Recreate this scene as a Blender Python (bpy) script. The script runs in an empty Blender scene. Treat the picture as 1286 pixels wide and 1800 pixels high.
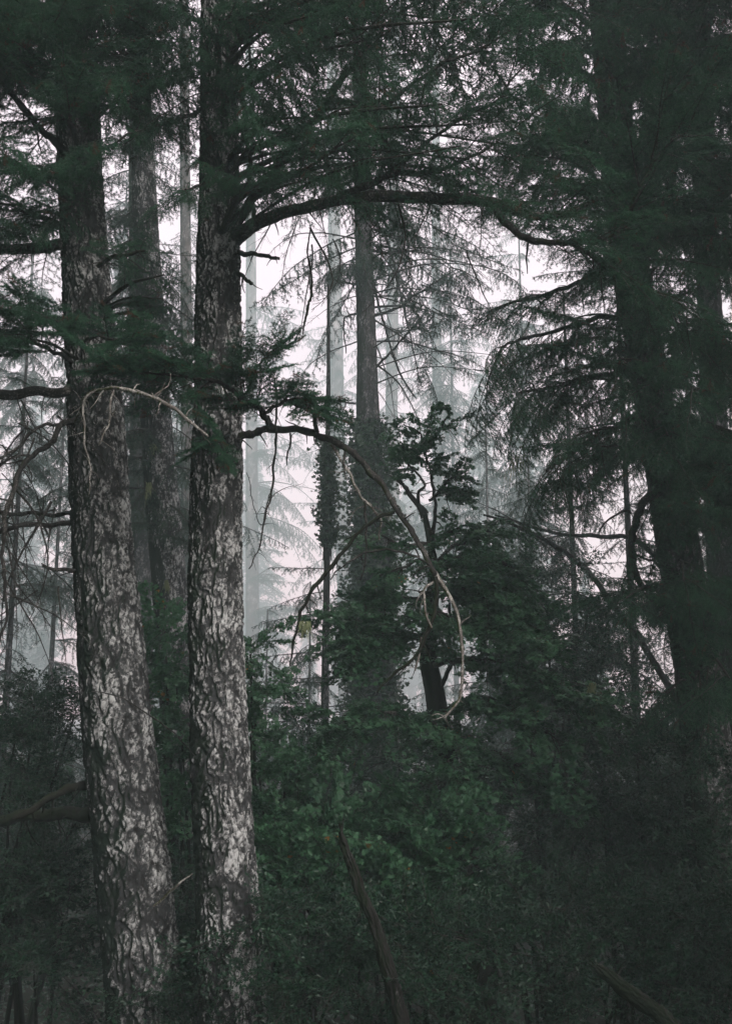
import bpy, math, random
import numpy as np
from mathutils import Vector, Matrix, Euler

# ------------------------------------------------------------------ camera, sky, sun, exposure
scn = bpy.context.scene
COL = scn.collection
FPX = 1875.0                    # focal length in photograph pixels (1286 wide)
HORIZON = 1250.0
EYE = np.array([0.0, 0.0, 1.7])
PITCH = math.atan((HORIZON - 900) / FPX)

cam_data = bpy.data.cameras.new('camera')
cam_data.sensor_fit = 'HORIZONTAL'
cam_data.sensor_width = 36.0
cam_data.lens = 36.0 * FPX / 1286.0
cam_data.clip_start = 0.1
cam_data.clip_end = 3000
cam = bpy.data.objects.new('camera', cam_data)
COL.objects.link(cam)
cam.location = EYE
cam.rotation_euler = (math.pi / 2 + PITCH, 0, 0)
scn.camera = cam

SUN_EL, SUN_AZ = math.radians(33), math.radians(150)     # azimuth clockwise from +Y: behind and right of the camera
world = bpy.data.worlds.new('World')
scn.world = world
world.use_nodes = True
wn, wl = world.node_tree.nodes, world.node_tree.links
wn.clear()
wo = wn.new('ShaderNodeOutputWorld')
bg = wn.new('ShaderNodeBackground')
bg.inputs['Strength'].default_value = 0.1
sky = wn.new('ShaderNodeTexSky')
sky.sky_type = 'NISHITA'
sky.sun_disc = False
sky.sun_elevation = SUN_EL
sky.sun_rotation = SUN_AZ
sky.dust_density = 6
tcw = wn.new('ShaderNodeTexCoord')
sepw = wn.new('ShaderNodeSeparateXYZ')
wl.new(tcw.outputs['Generated'], sepw.inputs[0])
rampw = wn.new('ShaderNodeMapRange')                    # overcast dome: zenith about three times the horizon
rampw.inputs['From Min'].default_value = 0.0
rampw.inputs['From Max'].default_value = 1.0
rampw.inputs['To Min'].default_value = 0.43
rampw.inputs['To Max'].default_value = 1.0
poww = wn.new('ShaderNodeMath'); poww.operation = 'POWER'; poww.use_clamp = True
maxw = wn.new('ShaderNodeMath'); maxw.operation = 'MAXIMUM'; maxw.inputs[1].default_value = 0.0
wl.new(sepw.outputs['Z'], maxw.inputs[0]); wl.new(maxw.outputs[0], poww.inputs[0]); poww.inputs[1].default_value = 1.5
wl.new(poww.outputs[0], rampw.inputs['Value'])
mulw = wn.new('ShaderNodeVectorMath'); mulw.operation = 'SCALE'
mulw.inputs[0].default_value = (10.9, 9.9, 10.6)
wl.new(rampw.outputs[0], mulw.inputs['Scale'])
mixw = wn.new('ShaderNodeMix'); mixw.data_type = 'RGBA'
mixw.inputs['Factor'].default_value = 0.8
wl.new(sky.outputs[0], mixw.inputs[6])
wl.new(mulw.outputs[0], mixw.inputs[7])
wl.new(mixw.outputs[2], bg.inputs['Color'])
wl.new(bg.outputs[0], wo.inputs['Surface'])

sun_data = bpy.data.lights.new('sun', 'SUN')
sun_data.energy = 1.5
sun_data.angle = math.radians(25)
sun_data.color = (1.0, 0.98, 0.96)
sun = bpy.data.objects.new('sun', sun_data)
COL.objects.link(sun)
sd = Vector((math.sin(SUN_AZ) * math.cos(SUN_EL), math.cos(SUN_AZ) * math.cos(SUN_EL), math.sin(SUN_EL)))
sun.rotation_euler = (-sd).to_track_quat('-Z', 'Y').to_euler()

vs = scn.view_settings
vs.view_transform = 'Standard'
vs.look = 'None'
vs.exposure = 1.12
vs.gamma = 1.0
vs.use_curve_mapping = False

scn.render.engine = 'CYCLES'
cy = scn.cycles
cy.max_bounces = 8
cy.diffuse_bounces = 3
cy.glossy_bounces = 1
cy.transmission_bounces = 2
cy.volume_bounces = 4
cy.transparent_max_bounces = 4
cy.use_denoising = True
cy.sample_clamp_indirect = 4

HAZE_DENSITY = 0.0046

# ------------------------------------------------------------------ helpers
def P(px, py, d):
    """the point of the place seen at photograph pixel (px, py), d metres in front of the camera"""
    xc = (px - 643.0) / FPX
    yc = (900.0 - py) / FPX
    c, s = math.cos(PITCH), math.sin(PITCH)
    fy, fz = c - yc * s, s + yc * c          # forward, up per unit of camera depth
    k = d / fy
    return np.array([xc * k, d, EYE[2] + fz * k])

def W(wpx, d):
    return wpx * d / FPX

_perm = np.random.RandomState(7).permutation(4096)
_perm = np.concatenate([_perm, _perm])
_grad = np.random.RandomState(8).normal(size=(4096, 3))
_grad /= np.linalg.norm(_grad, axis=1)[:, None]
def noise3(p):
    p = np.asarray(p, float)
    i = np.floor(p).astype(int); f = p - i; u = f * f * f * (f * (f * 6 - 15) + 10)
    i &= 4095
    def g(dx, dy, dz):
        h = _perm[(_perm[(_perm[(i[:, 0] + dx) & 4095] + i[:, 1] + dy) & 4095] + i[:, 2] + dz) & 4095]
        gr = _grad[h]
        return gr[:, 0] * (f[:, 0] - dx) + gr[:, 1] * (f[:, 1] - dy) + gr[:, 2] * (f[:, 2] - dz)
    def lerp(a, b, t): return a + (b - a) * t
    x00 = lerp(g(0, 0, 0), g(1, 0, 0), u[:, 0]); x10 = lerp(g(0, 1, 0), g(1, 1, 0), u[:, 0])
    x01 = lerp(g(0, 0, 1), g(1, 0, 1), u[:, 0]); x11 = lerp(g(0, 1, 1), g(1, 1, 1), u[:, 0])
    return lerp(lerp(x00, x10, u[:, 1]), lerp(x01, x11, u[:, 1]), u[:, 2]) * 1.6

def ground_z(x, y):
    x = np.asarray(x, float); y = np.asarray(y, float)
    t = np.clip((y - 1.0) / 12.0, 0, 1)
    base = -3.4 * (t * t * (3 - 2 * t))
    far = np.clip((y - 25) / 90.0, 0, 1)
    p = np.stack([x.ravel() * 0.13, y.ravel() * 0.13, np.full(x.size, 3.3)], 1)
    n = noise3(p).reshape(x.shape)
    p2 = p * 5.1
    n2 = noise3(p2).reshape(x.shape)
    return base + far * 1.5 + 0.45 * n * np.clip(np.abs(y) / 6, 0, 1) + 0.06 * n2

def gz(x, y): return float(ground_z(np.array([x]), np.array([y]))[0])

class MB:
    """collects triangles as numpy arrays with a material slot and a tint per corner vertex"""
    def __init__(s): s.V = []; s.F = []; s.M = []; s.T = []; s.n = 0
    def add(s, V, F, mat=0, tint=0.5):
        V = np.asarray(V, np.float32); F = np.asarray(F, np.int32)
        if not len(F): return
        s.V.append(V); s.F.append(F + s.n); s.M.append(np.full(len(F), mat, np.int32))
        s.T.append(np.broadcast_to(np.asarray(tint, np.float32), (len(V),)).copy())
        s.n += len(V)
    def mesh(s, name, mats, smooth=True, origin=(0, 0, 0)):
        V = np.concatenate(s.V) - np.asarray(origin, np.float32); F = np.concatenate(s.F)
        M = np.concatenate(s.M); T = np.concatenate(s.T)
        me = bpy.data.meshes.new(name)
        me.vertices.add(len(V)); me.vertices.foreach_set('co', V.astype(np.float32).ravel())
        me.loops.add(len(F) * 3); me.loops.foreach_set('vertex_index', F.ravel())
        me.polygons.add(len(F)); me.polygons.foreach_set('loop_start', np.arange(0, len(F) * 3, 3, dtype=np.int32))
        me.polygons.foreach_set('material_index', M)
        sm = np.zeros(len(F), bool); sm[:] = smooth
        me.polygons.foreach_set('use_smooth', sm)
        a = me.attributes.new('tint', 'FLOAT', 'POINT'); a.data.foreach_set('value', T)
        for m in mats: me.materials.append(m)
        me.update(calc_edges=True)
        return me

def frames(path):
    path = np.asarray(path, float)
    t = np.gradient(path, axis=0); t /= np.linalg.norm(t, axis=1)[:, None] + 1e-9
    up = np.array([0.0, 0, 1.0]) if abs(t[0, 2]) < 0.8 else np.array([0.0, 1.0, 0])
    n = np.empty_like(t)
    a = np.cross(t[0], up); a /= np.linalg.norm(a) + 1e-9
    for i in range(len(t)):
        a = a - t[i] * np.dot(a, t[i]); a /= np.linalg.norm(a) + 1e-9
        n[i] = a
    return t, n, np.cross(t, n)

def tube(mb, path, rad, sides=5, mat=0, tint=0.5, rough=0.0, rs=None):
    path = np.asarray(path, float); rad = np.broadcast_to(np.asarray(rad, float), (len(path),))
    t, n, b = frames(path)
    th = np.arange(sides) * 2 * math.pi / sides
    ring = n[:, None, :] * np.cos(th)[None, :, None] + b[:, None, :] * np.sin(th)[None, :, None]
    r = rad[:, None, None] * np.ones((1, sides, 1))
    if rough: 
        q = (path[:, None, :] + ring * rad[:, None, None]).reshape(-1, 3)
        r = r * (1 + rough * noise3(q / max(rad.max(), 1e-3) * 0.8).reshape(len(path), sides, 1)
                 + 0.5 * rough * noise3(q / max(rad.max(), 1e-3) * 2.6 + 9).reshape(len(path), sides, 1))
    V = (path[:, None, :] + ring * r).reshape(-1, 3)
    m = len(path)
    i = np.arange(m - 1)[:, None] * sides; j = np.arange(sides)[None, :]; k = (j + 1) % sides
    a, bb, c, d = i + j, i + k, i + sides + k, i + sides + j
    F = np.concatenate([np.stack([a, bb, c], -1).reshape(-1, 3), np.stack([a, c, d], -1).reshape(-1, 3)])
    e = len(V)
    V = np.concatenate([V, path[-1:] + t[-1:] * rad[-1] * 0.8])
    cap = np.stack([np.full(sides, e), (m - 1) * sides + (np.arange(sides) + 1) % sides, (m - 1) * sides + np.arange(sides)], -1)[:, ::-1]
    mb.add(V, np.concatenate([F, cap]), mat, tint)

def smooth_path(pts, n=8):
    """Catmull-Rom through pts (rows may hold extra columns such as a radius)"""
    p = np.asarray(pts, float)
    if len(p) < 3: return np.array([p[0] + (p[-1] - p[0]) * k for k in np.linspace(0, 1, n)])
    q = np.concatenate([[2 * p[0] - p[1]], p, [2 * p[-1] - p[-2]]])
    out = []
    for i in range(1, len(q) - 2):
        for k in range(n):
            t = k / n
            out.append(0.5 * ((2 * q[i]) + (-q[i - 1] + q[i + 1]) * t + (2 * q[i - 1] - 5 * q[i] + 4 * q[i + 1] - q[i + 2]) * t * t
                              + (-q[i - 1] + 3 * q[i] - 3 * q[i + 1] + q[i + 2]) * t ** 3))
    out.append(p[-1])
    return np.array(out)

def pxpath(rows, d0, n=6, wob=0.0, seed=0):
    """rows (px, py, width_px[, depth]) -> smooth 3-D path and radii"""
    r = []
    for row in rows:
        d = row[3] if len(row) > 3 else d0
        p = P(row[0], row[1], d)
        r.append([*p, W(row[2], d) / 2])
    q = smooth_path(r, n)
    if wob:
        q[:, :3] += wob * .5 * np.stack([noise3(q[:, :3] * 9 + seed), noise3(q[:, :3] * 9 + seed + 20), noise3(q[:, :3] * 9 + seed + 40)], 1)
        q[:, :3] += wob * np.stack([noise3(q[:, :3] * 3 + seed), noise3(q[:, :3] * 3 + seed + 20), noise3(q[:, :3] * 3 + seed + 40)], 1)
    return q[:, :3], q[:, 3]

def needles(mb, pts, dirs, dens_jit, length, width, rs, mat, tint, spread=0.85, gravity=0.0):
    n = len(pts)
    r = rs.normal(size=(n, 3))
    r -= dirs * (r * dirs).sum(1)[:, None]
    r /= np.linalg.norm(r, axis=1)[:, None] + 1e-9
    nd = dirs * (1 - spread * 0.55) + r * spread
    nd[:, 2] -= gravity
    nd /= np.linalg.norm(nd, axis=1)[:, None] + 1e-9
    side = np.cross(nd, rs.normal(size=(n, 3))); side /= np.linalg.norm(side, axis=1)[:, None] + 1e-9
    L = length * rs.uniform(0.7, 1.2, (n, 1))
    w = width * rs.uniform(0.7, 1.2, (n, 1)) / 2
    a = pts - side * w; b = pts + side * w; c = pts + nd * L
    V = np.stack([a, b, c], 1).reshape(-1, 3)
    F = np.arange(3 * n).reshape(-1, 3)
    mb.add(V, F, mat, np.repeat(tint, 3))

def curve_dir(p0, d, L, n, droop, rs, wig=0.06):
    """a wandering drooping twig"""
    pts = [np.array(p0, float)]; d = np.array(d, float)
    for i in range(n):
        d = d + rs.normal(size=3) * wig + np.array([0, 0, -droop / n])
        d /= np.linalg.norm(d)
        pts.append(pts[-1] + d * L / n)
    return np.array(pts)

# ------------------------------------------------------------------ materials
def nodes_mat(name):
    m = bpy.data.materials.new(name); m.use_nodes = True
    nt = m.node_tree; nt.nodes.clear()
    out = nt.nodes.new('ShaderNodeOutputMaterial')
    return m, nt, out
def N(nt, typ, **kw):
    n = nt.nodes.new(typ)
    for k, v in kw.items(): setattr(n, k, v)
    return n
def ramp(nt, fac, stops):
    r = N(nt, 'ShaderNodeValToRGB')
    el = r.color_ramp.elements
    while len(el) > 1: el.remove(el[-1])
    el[0].position = stops[0][0]; el[0].color = (*stops[0][1], 1)
    for p, c in stops[1:]:
        e = el.new(p); e.color = (*c, 1)
    nt.links.new(fac, r.inputs[0])
    return r.outputs[0]
def mixc(nt, fac, a, b):
    m = N(nt, 'ShaderNodeMix', data_type='RGBA')
    if isinstance(fac, (int, float)): m.inputs[0].default_value = fac
    else: nt.links.new(fac, m.inputs[0])
    for s, v in ((6, a), (7, b)):
        if isinstance(v, tuple): m.inputs[s].default_value = (*v, 1)
        else: nt.links.new(v, m.inputs[s])
    return m.outputs[2]
def mth(nt, op, a, b=None, clamp=False):
    m = N(nt, 'ShaderNodeMath', operation=op, use_clamp=clamp)
    for i, v in enumerate((a, b)):
        if v is None: continue
        if isinstance(v, (int, float)): m.inputs[i].default_value = v
        else: nt.links.new(v, m.inputs[i])
    return m.outputs[0]
def noise(nt, scale, detail=4, rough=0.6, stretch=(1, 1, 1), off=0.0, dist=0.0):
    tc = N(nt, 'ShaderNodeTexCoord'); mp = N(nt, 'ShaderNodeMapping')
    mp.inputs['Scale'].default_value = stretch
    mp.inputs['Location'].default_value = (off, off * 0.7, off * 1.3)
    nt.links.new(tc.outputs['Object'], mp.inputs[0])
    n = N(nt, 'ShaderNodeTexNoise'); n.inputs['Scale'].default_value = scale
    n.inputs['Detail'].default_value = detail; n.inputs['Roughness'].default_value = rough
    n.inputs['Distortion'].default_value = dist
    nt.links.new(mp.outputs[0], n.inputs['Vector'])
    return n.outputs['Fac']

def bark_material(name, dark, mid, lichen, moss, lichen_at=0.52, moss_amt=0.5, scale=1.0, lichen_w=0.09):
    m, nt, out = nodes_mat(name)
    b = N(nt, 'ShaderNodeBsdfPrincipled'); b.inputs['Roughness'].default_value = 0.9
    b.inputs['Specular IOR Level'].default_value = 0.15
    at = N(nt, 'ShaderNodeAttribute', attribute_name='tint')
    base = ramp(nt, noise(nt, 11 * scale, 5, 0.65, (1, 1, 0.35)), [(0.35, dark), (0.65, mid)])
    big = noise(nt, 2.3 * scale, 3, 0.5, (1, 1, 0.7), 5)
    fine = noise(nt, 60 * scale, 5, 0.8, (1, 1, 0.55), 11, 0.3)
    blot = noise(nt, 24 * scale, 4, 0.7, (1, 1, 0.5), 17, 0.3)
    # pale crust lichen grows in angular flakes on the plate faces (tint holds the plate height)
    tc = N(nt, 'ShaderNodeTexCoord'); mp = N(nt, 'ShaderNodeMapping'); mp.inputs['Scale'].default_value = (1, 1, 0.62)
    wn_ = N(nt, 'ShaderNodeTexNoise'); wn_.inputs['Scale'].default_value = 22 * scale; wn_.inputs['Detail'].default_value = 3
    nt.links.new(tc.outputs['Object'], wn_.inputs['Vector'])
    sc_ = N(nt, 'ShaderNodeVectorMath', operation='SCALE'); nt.links.new(wn_.outputs['Color'], sc_.inputs[0]); sc_.inputs['Scale'].default_value = 0.05 / scale
    ad_ = N(nt, 'ShaderNodeVectorMath', operation='ADD'); nt.links.new(tc.outputs['Object'], ad_.inputs[0]); nt.links.new(sc_.outputs[0], ad_.inputs[1])
    nt.links.new(ad_.outputs[0], mp.inputs[0])
    cells = []
    for vs_ in (44, 20):
        vo = N(nt, 'ShaderNodeTexVoronoi'); vo.inputs['Scale'].default_value = vs_ * scale
        nt.links.new(mp.outputs[0], vo.inputs['Vector'])
        sx = N(nt, 'ShaderNodeSeparateColor'); nt.links.new(vo.outputs['Color'], sx.inputs[0]); cells.append(sx.outputs[0])
    s = mth(nt, 'ADD', mth(nt, 'MULTIPLY', fine, 0.55), mth(nt, 'MULTIPLY', blot, 0.45))
    s = mth(nt, 'ADD', s, mth(nt, 'MULTIPLY', mth(nt, 'SUBTRACT', big, 0.5), 0.75))
    s = mth(nt, 'ADD', s, mth(nt, 'MULTIPLY', mth(nt, 'SUBTRACT', cells[0], 0.5), 0.24))
    s = mth(nt, 'ADD', s, mth(nt, 'MULTIPLY', mth(nt, 'SUBTRACT', cells[1], 0.5), 0.16))
    s = mth(nt, 'ADD', s, mth(nt, 'MULTIPLY', mth(nt, 'SUBTRACT', at.outputs['Fac'], 0.6), 0.28))
    e0 = lichen_at
    grey = tuple(c * 0.27 for c in lichen)
    fade = N(nt, 'ShaderNodeMapRange'); fade.inputs['From Min'].default_value = e0 - 0.10; fade.inputs['From Max'].default_value = e0 + 0.03
    nt.links.new(s, fade.inputs['Value'])
    lcol = ramp(nt, s, [(e0 - .02, grey), (e0 + .07, tuple(c * 0.42 for c in lichen)), (e0 + 0.15, tuple(c * .75 for c in lichen)), (e0 + .26, lichen)])
    c = mixc(nt, fade.outputs[0], base, lcol)
    # dark green moss colour towards world -X and in streaks
    geo = N(nt, 'ShaderNodeNewGeometry'); sp = N(nt, 'ShaderNodeSeparateXYZ'); nt.links.new(geo.outputs['Normal'], sp.inputs[0])
    mm = mth(nt, 'ADD', mth(nt, 'MULTIPLY', sp.outputs['X'], -0.32), noise(nt, 7 * scale, 4, 0.65, (1, 1, 0.4), 23))
    mr = N(nt, 'ShaderNodeMapRange'); mr.inputs['From Min'].default_value = 0.72 - 0.16 * moss_amt; mr.inputs['From Max'].default_value = 0.84 - 0.16 * moss_amt
    nt.links.new(mm, mr.inputs['Value'])
    c = mixc(nt, mr.outputs[0], c, moss)
    nt.links.new(c, b.inputs['Base Color'])
    bp = N(nt, 'ShaderNodeBump'); bp.inputs['Strength'].default_value = 0.8; bp.inputs['Distance'].default_value = 0.012
    nt.links.new(noise(nt, 45 * scale, 6, 0.75, (1, 1, 0.45), 31), bp.inputs['Height'])
    nt.links.new(bp.outputs[0], b.inputs['Normal'])
    nt.links.new(b.outputs[0], out.inputs['Surface'])
    return m

def leaf_material(name, a, b_, c_=None, transl=0.3, rough=0.55, spec=0.2):
    m, nt, out = nodes_mat(name)
    at = N(nt, 'ShaderNodeAttribute', attribute_name='tint')
    oi = N(nt, 'ShaderNodeObjectInfo')
    f = mth(nt, 'ADD', mth(nt, 'MULTIPLY', at.outputs['Fac'], 0.7), mth(nt, 'MULTIPLY', oi.outputs['Random'], 0.3))
    stops = [(0.1, a), (0.8, b_)]
    if c_: stops += [(0.955, b_), (0.97, c_)]
    col = ramp(nt, f, stops)
    p = N(nt, 'ShaderNodeBsdfPrincipled'); p.inputs['Roughness'].default_value = rough
    p.inputs['Specular IOR Level'].default_value = spec
    nt.links.new(col, p.inputs['Base Color'])
    tr = N(nt, 'ShaderNodeBsdfTranslucent'); nt.links.new(col, tr.inputs['Color'])
    mx = N(nt, 'ShaderNodeMixShader'); mx.inputs[0].default_value = transl
    nt.links.new(p.outputs[0], mx.inputs[1]); nt.links.new(tr.outputs[0], mx.inputs[2])
    nt.links.new(mx.outputs[0], out.inputs['Surface'])
    return m

BARK = bark_material('fir_bark', (0.016, 0.017, 0.017), (0.055, 0.059, 0.06), (0.54, 0.57, 0.56), (0.013, 0.023, 0.015), 0.553, 1.2, 1.35)
BARK_LEFT = bark_material('left_fir_bark', (0.016, 0.017, 0.017), (0.05, 0.054, 0.055), (0.45, 0.48, 0.47), (0.012, 0.022, 0.015), 0.575, 1.3, 1.35)
BARK_DARK = bark_material('dark_bark', (0.02, 0.022, 0.021), (0.065, 0.068, 0.066), (0.3, 0.31, 0.31), (0.016, 0.026, 0.016), 0.6, 0.9, 1.2)
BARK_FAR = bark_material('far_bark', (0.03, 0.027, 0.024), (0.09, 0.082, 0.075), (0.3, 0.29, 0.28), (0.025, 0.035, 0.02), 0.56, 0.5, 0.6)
MOSSY = bark_material('mossy_bark', (0.011, 0.012, 0.009), (0.02, 0.021, 0.016), (0.18, 0.18, 0.14), (0.014, 0.024, 0.01), 0.8, 1.3, 1.6)
TWIG = bark_material('twig_bark', (0.015, 0.015, 0.014), (0.042, 0.041, 0.039), (0.22, 0.22, 0.2), (0.03, 0.04, 0.018), 0.6, 0.6, 2.5)
LICHEN_TWIG = bark_material('lichened_twig_bark', (0.08, 0.07, 0.06), (0.2, 0.19, 0.17), (0.55, 0.55, 0.5), (0.06, 0.075, 0.02), 0.47, 0.6, 4.0)
DEADWOOD = bark_material('weathered_wood', (0.012, 0.012, 0.011), (0.028, 0.028, 0.025), (0.26, 0.26, 0.25), (0.011, 0.019, 0.009), 0.8, 1.9, 1.8)
NEEDLE = leaf_material('fir_needles', (0.012, 0.042, 0.027), (0.036, 0.115, 0.058), (0.075, 0.045, 0.024), 0.2)
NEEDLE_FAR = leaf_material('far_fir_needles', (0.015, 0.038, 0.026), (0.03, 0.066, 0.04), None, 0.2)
LEAF = leaf_material('maple_leaves', (0.024, 0.078, 0.042), (0.07, 0.185, 0.09), (0.3, 0.15, 0.03), 0.35, 0.42, 0.35)
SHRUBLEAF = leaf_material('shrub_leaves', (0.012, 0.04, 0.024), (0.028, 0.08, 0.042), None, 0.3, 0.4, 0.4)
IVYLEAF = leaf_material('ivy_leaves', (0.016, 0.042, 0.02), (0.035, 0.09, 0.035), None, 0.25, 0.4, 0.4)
BEARD = leaf_material('beard_lichen', (0.12, 0.16, 0.08), (0.28, 0.33, 0.18), None, 0.3, 0.9, 0.1)

# ------------------------------------------------------------------ shared meshes: sprays, boughs, leafy twigs
def conifer_spray(name, L, seed, nlen=0.028, nwid=0.0042, dens=330, step=0.055, side=0.36, hang=0.0, droop=0.35, mats=None, wood_r=0.008, substep=0.042, subl=0.11, wig=.09):
    rs = np.random.RandomState(seed); mb = MB()
    ax = curve_dir((0, 0, 0), (1, rs.uniform(-.1, .1), 0.12), L, 12, droop, rs, 0.05)
    seg = np.linspace(0, 1, 13)
    tube(mb, ax, wood_r * (1.05 - seg * 0.85), 4, 0)
    P0, D0, T0 = [], [], []
    def sample(path, dn, t):
        ln = np.linalg.norm(np.diff(path, axis=0), axis=1); tot = ln.sum(); k = max(2, int(tot * dn))
        u = rs.uniform(0, 1, k) * (len(path) - 1); i = np.minimum(u.astype(int), len(path) - 2); f = (u - i)[:, None]
        P0.append(path[i] * (1 - f) + path[i + 1] * f)
        d = np.diff(path, axis=0)[i]; d /= np.linalg.norm(d, axis=1)[:, None]; D0.append(d); T0.append(np.full(k, t))
    sample(ax[4:], dens * 0.6, 0.4)
    s = 0.1 * L; sg = 1
    while s < L * 0.99:
        t = s / L; i = min(int(t * 12), 11); f = t * 12 - i
        p = ax[i] * (1 - f) + ax[i + 1] * f
        d = ax[i + 1] - ax[i]; d /= np.linalg.norm(d)
        perp = np.cross([0, 0, 1.0], d); perp /= np.linalg.norm(perp); sg = -sg
        ang = math.radians(rs.uniform(48, 72))
        dd = d * math.cos(ang) + perp * sg * math.sin(ang) + np.array([0, 0, rs.uniform(-.2, .12) - hang])
        dd /= np.linalg.norm(dd)
        ll = side * L * (1 - t) ** 0.75 * min(1, 0.35 + t * 3.5) * rs.uniform(0.55, 1.1) + 0.04
        tw = curve_dir(p, dd, ll, 5, 0.3 + hang, rs, wig)
        tube(mb, tw, wood_r * 0.32 * np.linspace(1, .4, 6), 3, 0)
        tcol = rs.uniform(0.1, 0.95) if rs.rand() > 0.035 else 1.45
        sample(tw, dens, tcol)
        q = substep; s2 = 1
        while q < ll * 0.95:
            u = q / ll * 5; i2 = min(int(u), 4); f2 = u - i2
            pp = tw[i2] * (1 - f2) + tw[i2 + 1] * f2
            td = tw[i2 + 1] - tw[i2]; td /= np.linalg.norm(td); s2 = -s2
            pr = np.cross([0, 0, 1.0], td); pr /= np.linalg.norm(pr) + 1e-9
            a2 = math.radians(rs.uniform(40, 65))
            d2 = td * math.cos(a2) + pr * s2 * math.sin(a2) + np.array([0, 0, rs.uniform(-.25, .05) - hang * 1.5]); d2 /= np.linalg.norm(d2)
            l2 = subl * rs.uniform(0.5, 1.2) * (1 - 0.5 * q / ll)
            sample(curve_dir(pp, d2, l2, 2, 0.3 + hang, rs, 0.1), dens, tcol + rs.uniform(-.12, .12) if tcol < 1.2 else tcol)
            q += substep * rs.uniform(.7, 1.3)
        s += step * rs.uniform(.6, 1.4)
    pts = np.concatenate(P0); dr = np.concatenate(D0); tt = np.concatenate(T0)
    needles(mb, pts, dr, 0, nlen, nwid, rs, 1, tt, 0.85, hang * 0.5)
    return mb.mesh(name, mats or [TWIG, NEEDLE], smooth=False)

def bare_branch(name, L, seed, r=0.02, droop=0.5, mats=None, up=0.1, nsub=14, hairs=True):
    rs = np.random.RandomState(seed); mb = MB()
    ax = curve_dir((0, 0, 0), (1, 0, up), L, 12, droop, rs, 0.07)
    tube(mb, ax, r * (1.05 - np.linspace(0, 1, 13) * 0.85), 5, 0)
    for k in range(nsub):
        t = rs.uniform(0.12, 0.97) * 12; i = min(int(t), 11)
        p = ax[i] + (ax[i + 1] - ax[i]) * (t - i)
        d = ax[i + 1] - ax[i]; d /= np.linalg.norm(d)
        dd = d * 0.6 + rs.normal(size=3) * 0.55; dd /= np.linalg.norm(dd)
        ll = L * rs.uniform(0.12, 0.4) * (1.1 - t / 12)
        tw = curve_dir(p, dd, ll, 6, 0.6, rs, 0.14)
        tube(mb, tw, r * 0.28 * np.linspace(1, .35, 7), 3, 0)
        if hairs:
            for h in range(rs.randint(2, 6)):
                j = rs.randint(1, 6); d3 = (tw[j] - tw[j - 1]); d3 /= np.linalg.norm(d3) + 1e-9
                d3 = d3 + rs.normal(size=3) * 0.6; d3 /= np.linalg.norm(d3)
                tube(mb, curve_dir(tw[j], d3, ll * rs.uniform(.15, .45), 3, 0.7, rs, 0.15), r * 0.13 * np.linspace(1, .5, 4), 3, 0)
    return mb.mesh(name, mats or [TWIG], smooth=False)

LOBES = np.array([[0, 0], [.20, -.16], [.52, -.30], [.40, -.06], [.78, .18], [.46, .30], [.48, .62], [.22, .52], [0, 1.0]])
OUT = np.concatenate([LOBES, (LOBES[1:-1] * [-1, 1])[::-1]])
OUT = np.stack([OUT[:, 0], OUT[:, 1] + .1], 1)
OVAL = np.array([[0, 0], [.2, .22], [.26, .5], [.16, .8], [0, 1], [-.16, .8], [-.26, .5], [-.2, .22]])
def leaves(mb, pts, dirs, size, rs, mat, tint, outline=OUT, tiltj=0.45, up=1.0):
    n = len(pts); k = len(outline)
    nrm = rs.normal(size=(n, 3)) * tiltj + np.array([0, 0, up]); nrm /= np.linalg.norm(nrm, axis=1)[:, None]
    y = dirs - nrm * (dirs * nrm).sum(1)[:, None]; y /= np.linalg.norm(y, axis=1)[:, None] + 1e-9
    x = np.cross(y, nrm)
    s = (size * rs.uniform(.55, 1.15, n))[:, None, None]
    fold = (np.abs(outline[:, 0]) * -0.25)[None, :, None]
    V = pts[:, None, :] + s * (x[:, None, :] * outline[None, :, :1] + y[:, None, :] * outline[None, :, 1:] + nrm[:, None, :] * fold)
    F = np.array([[0, i, i + 1] for i in range(1, k - 1)])
    F = (F[None] + (np.arange(n) * k)[:, None, None]).reshape(-1, 3)
    mb.add(V.reshape(-1, 3), F, mat, np.repeat(tint, k))

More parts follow.
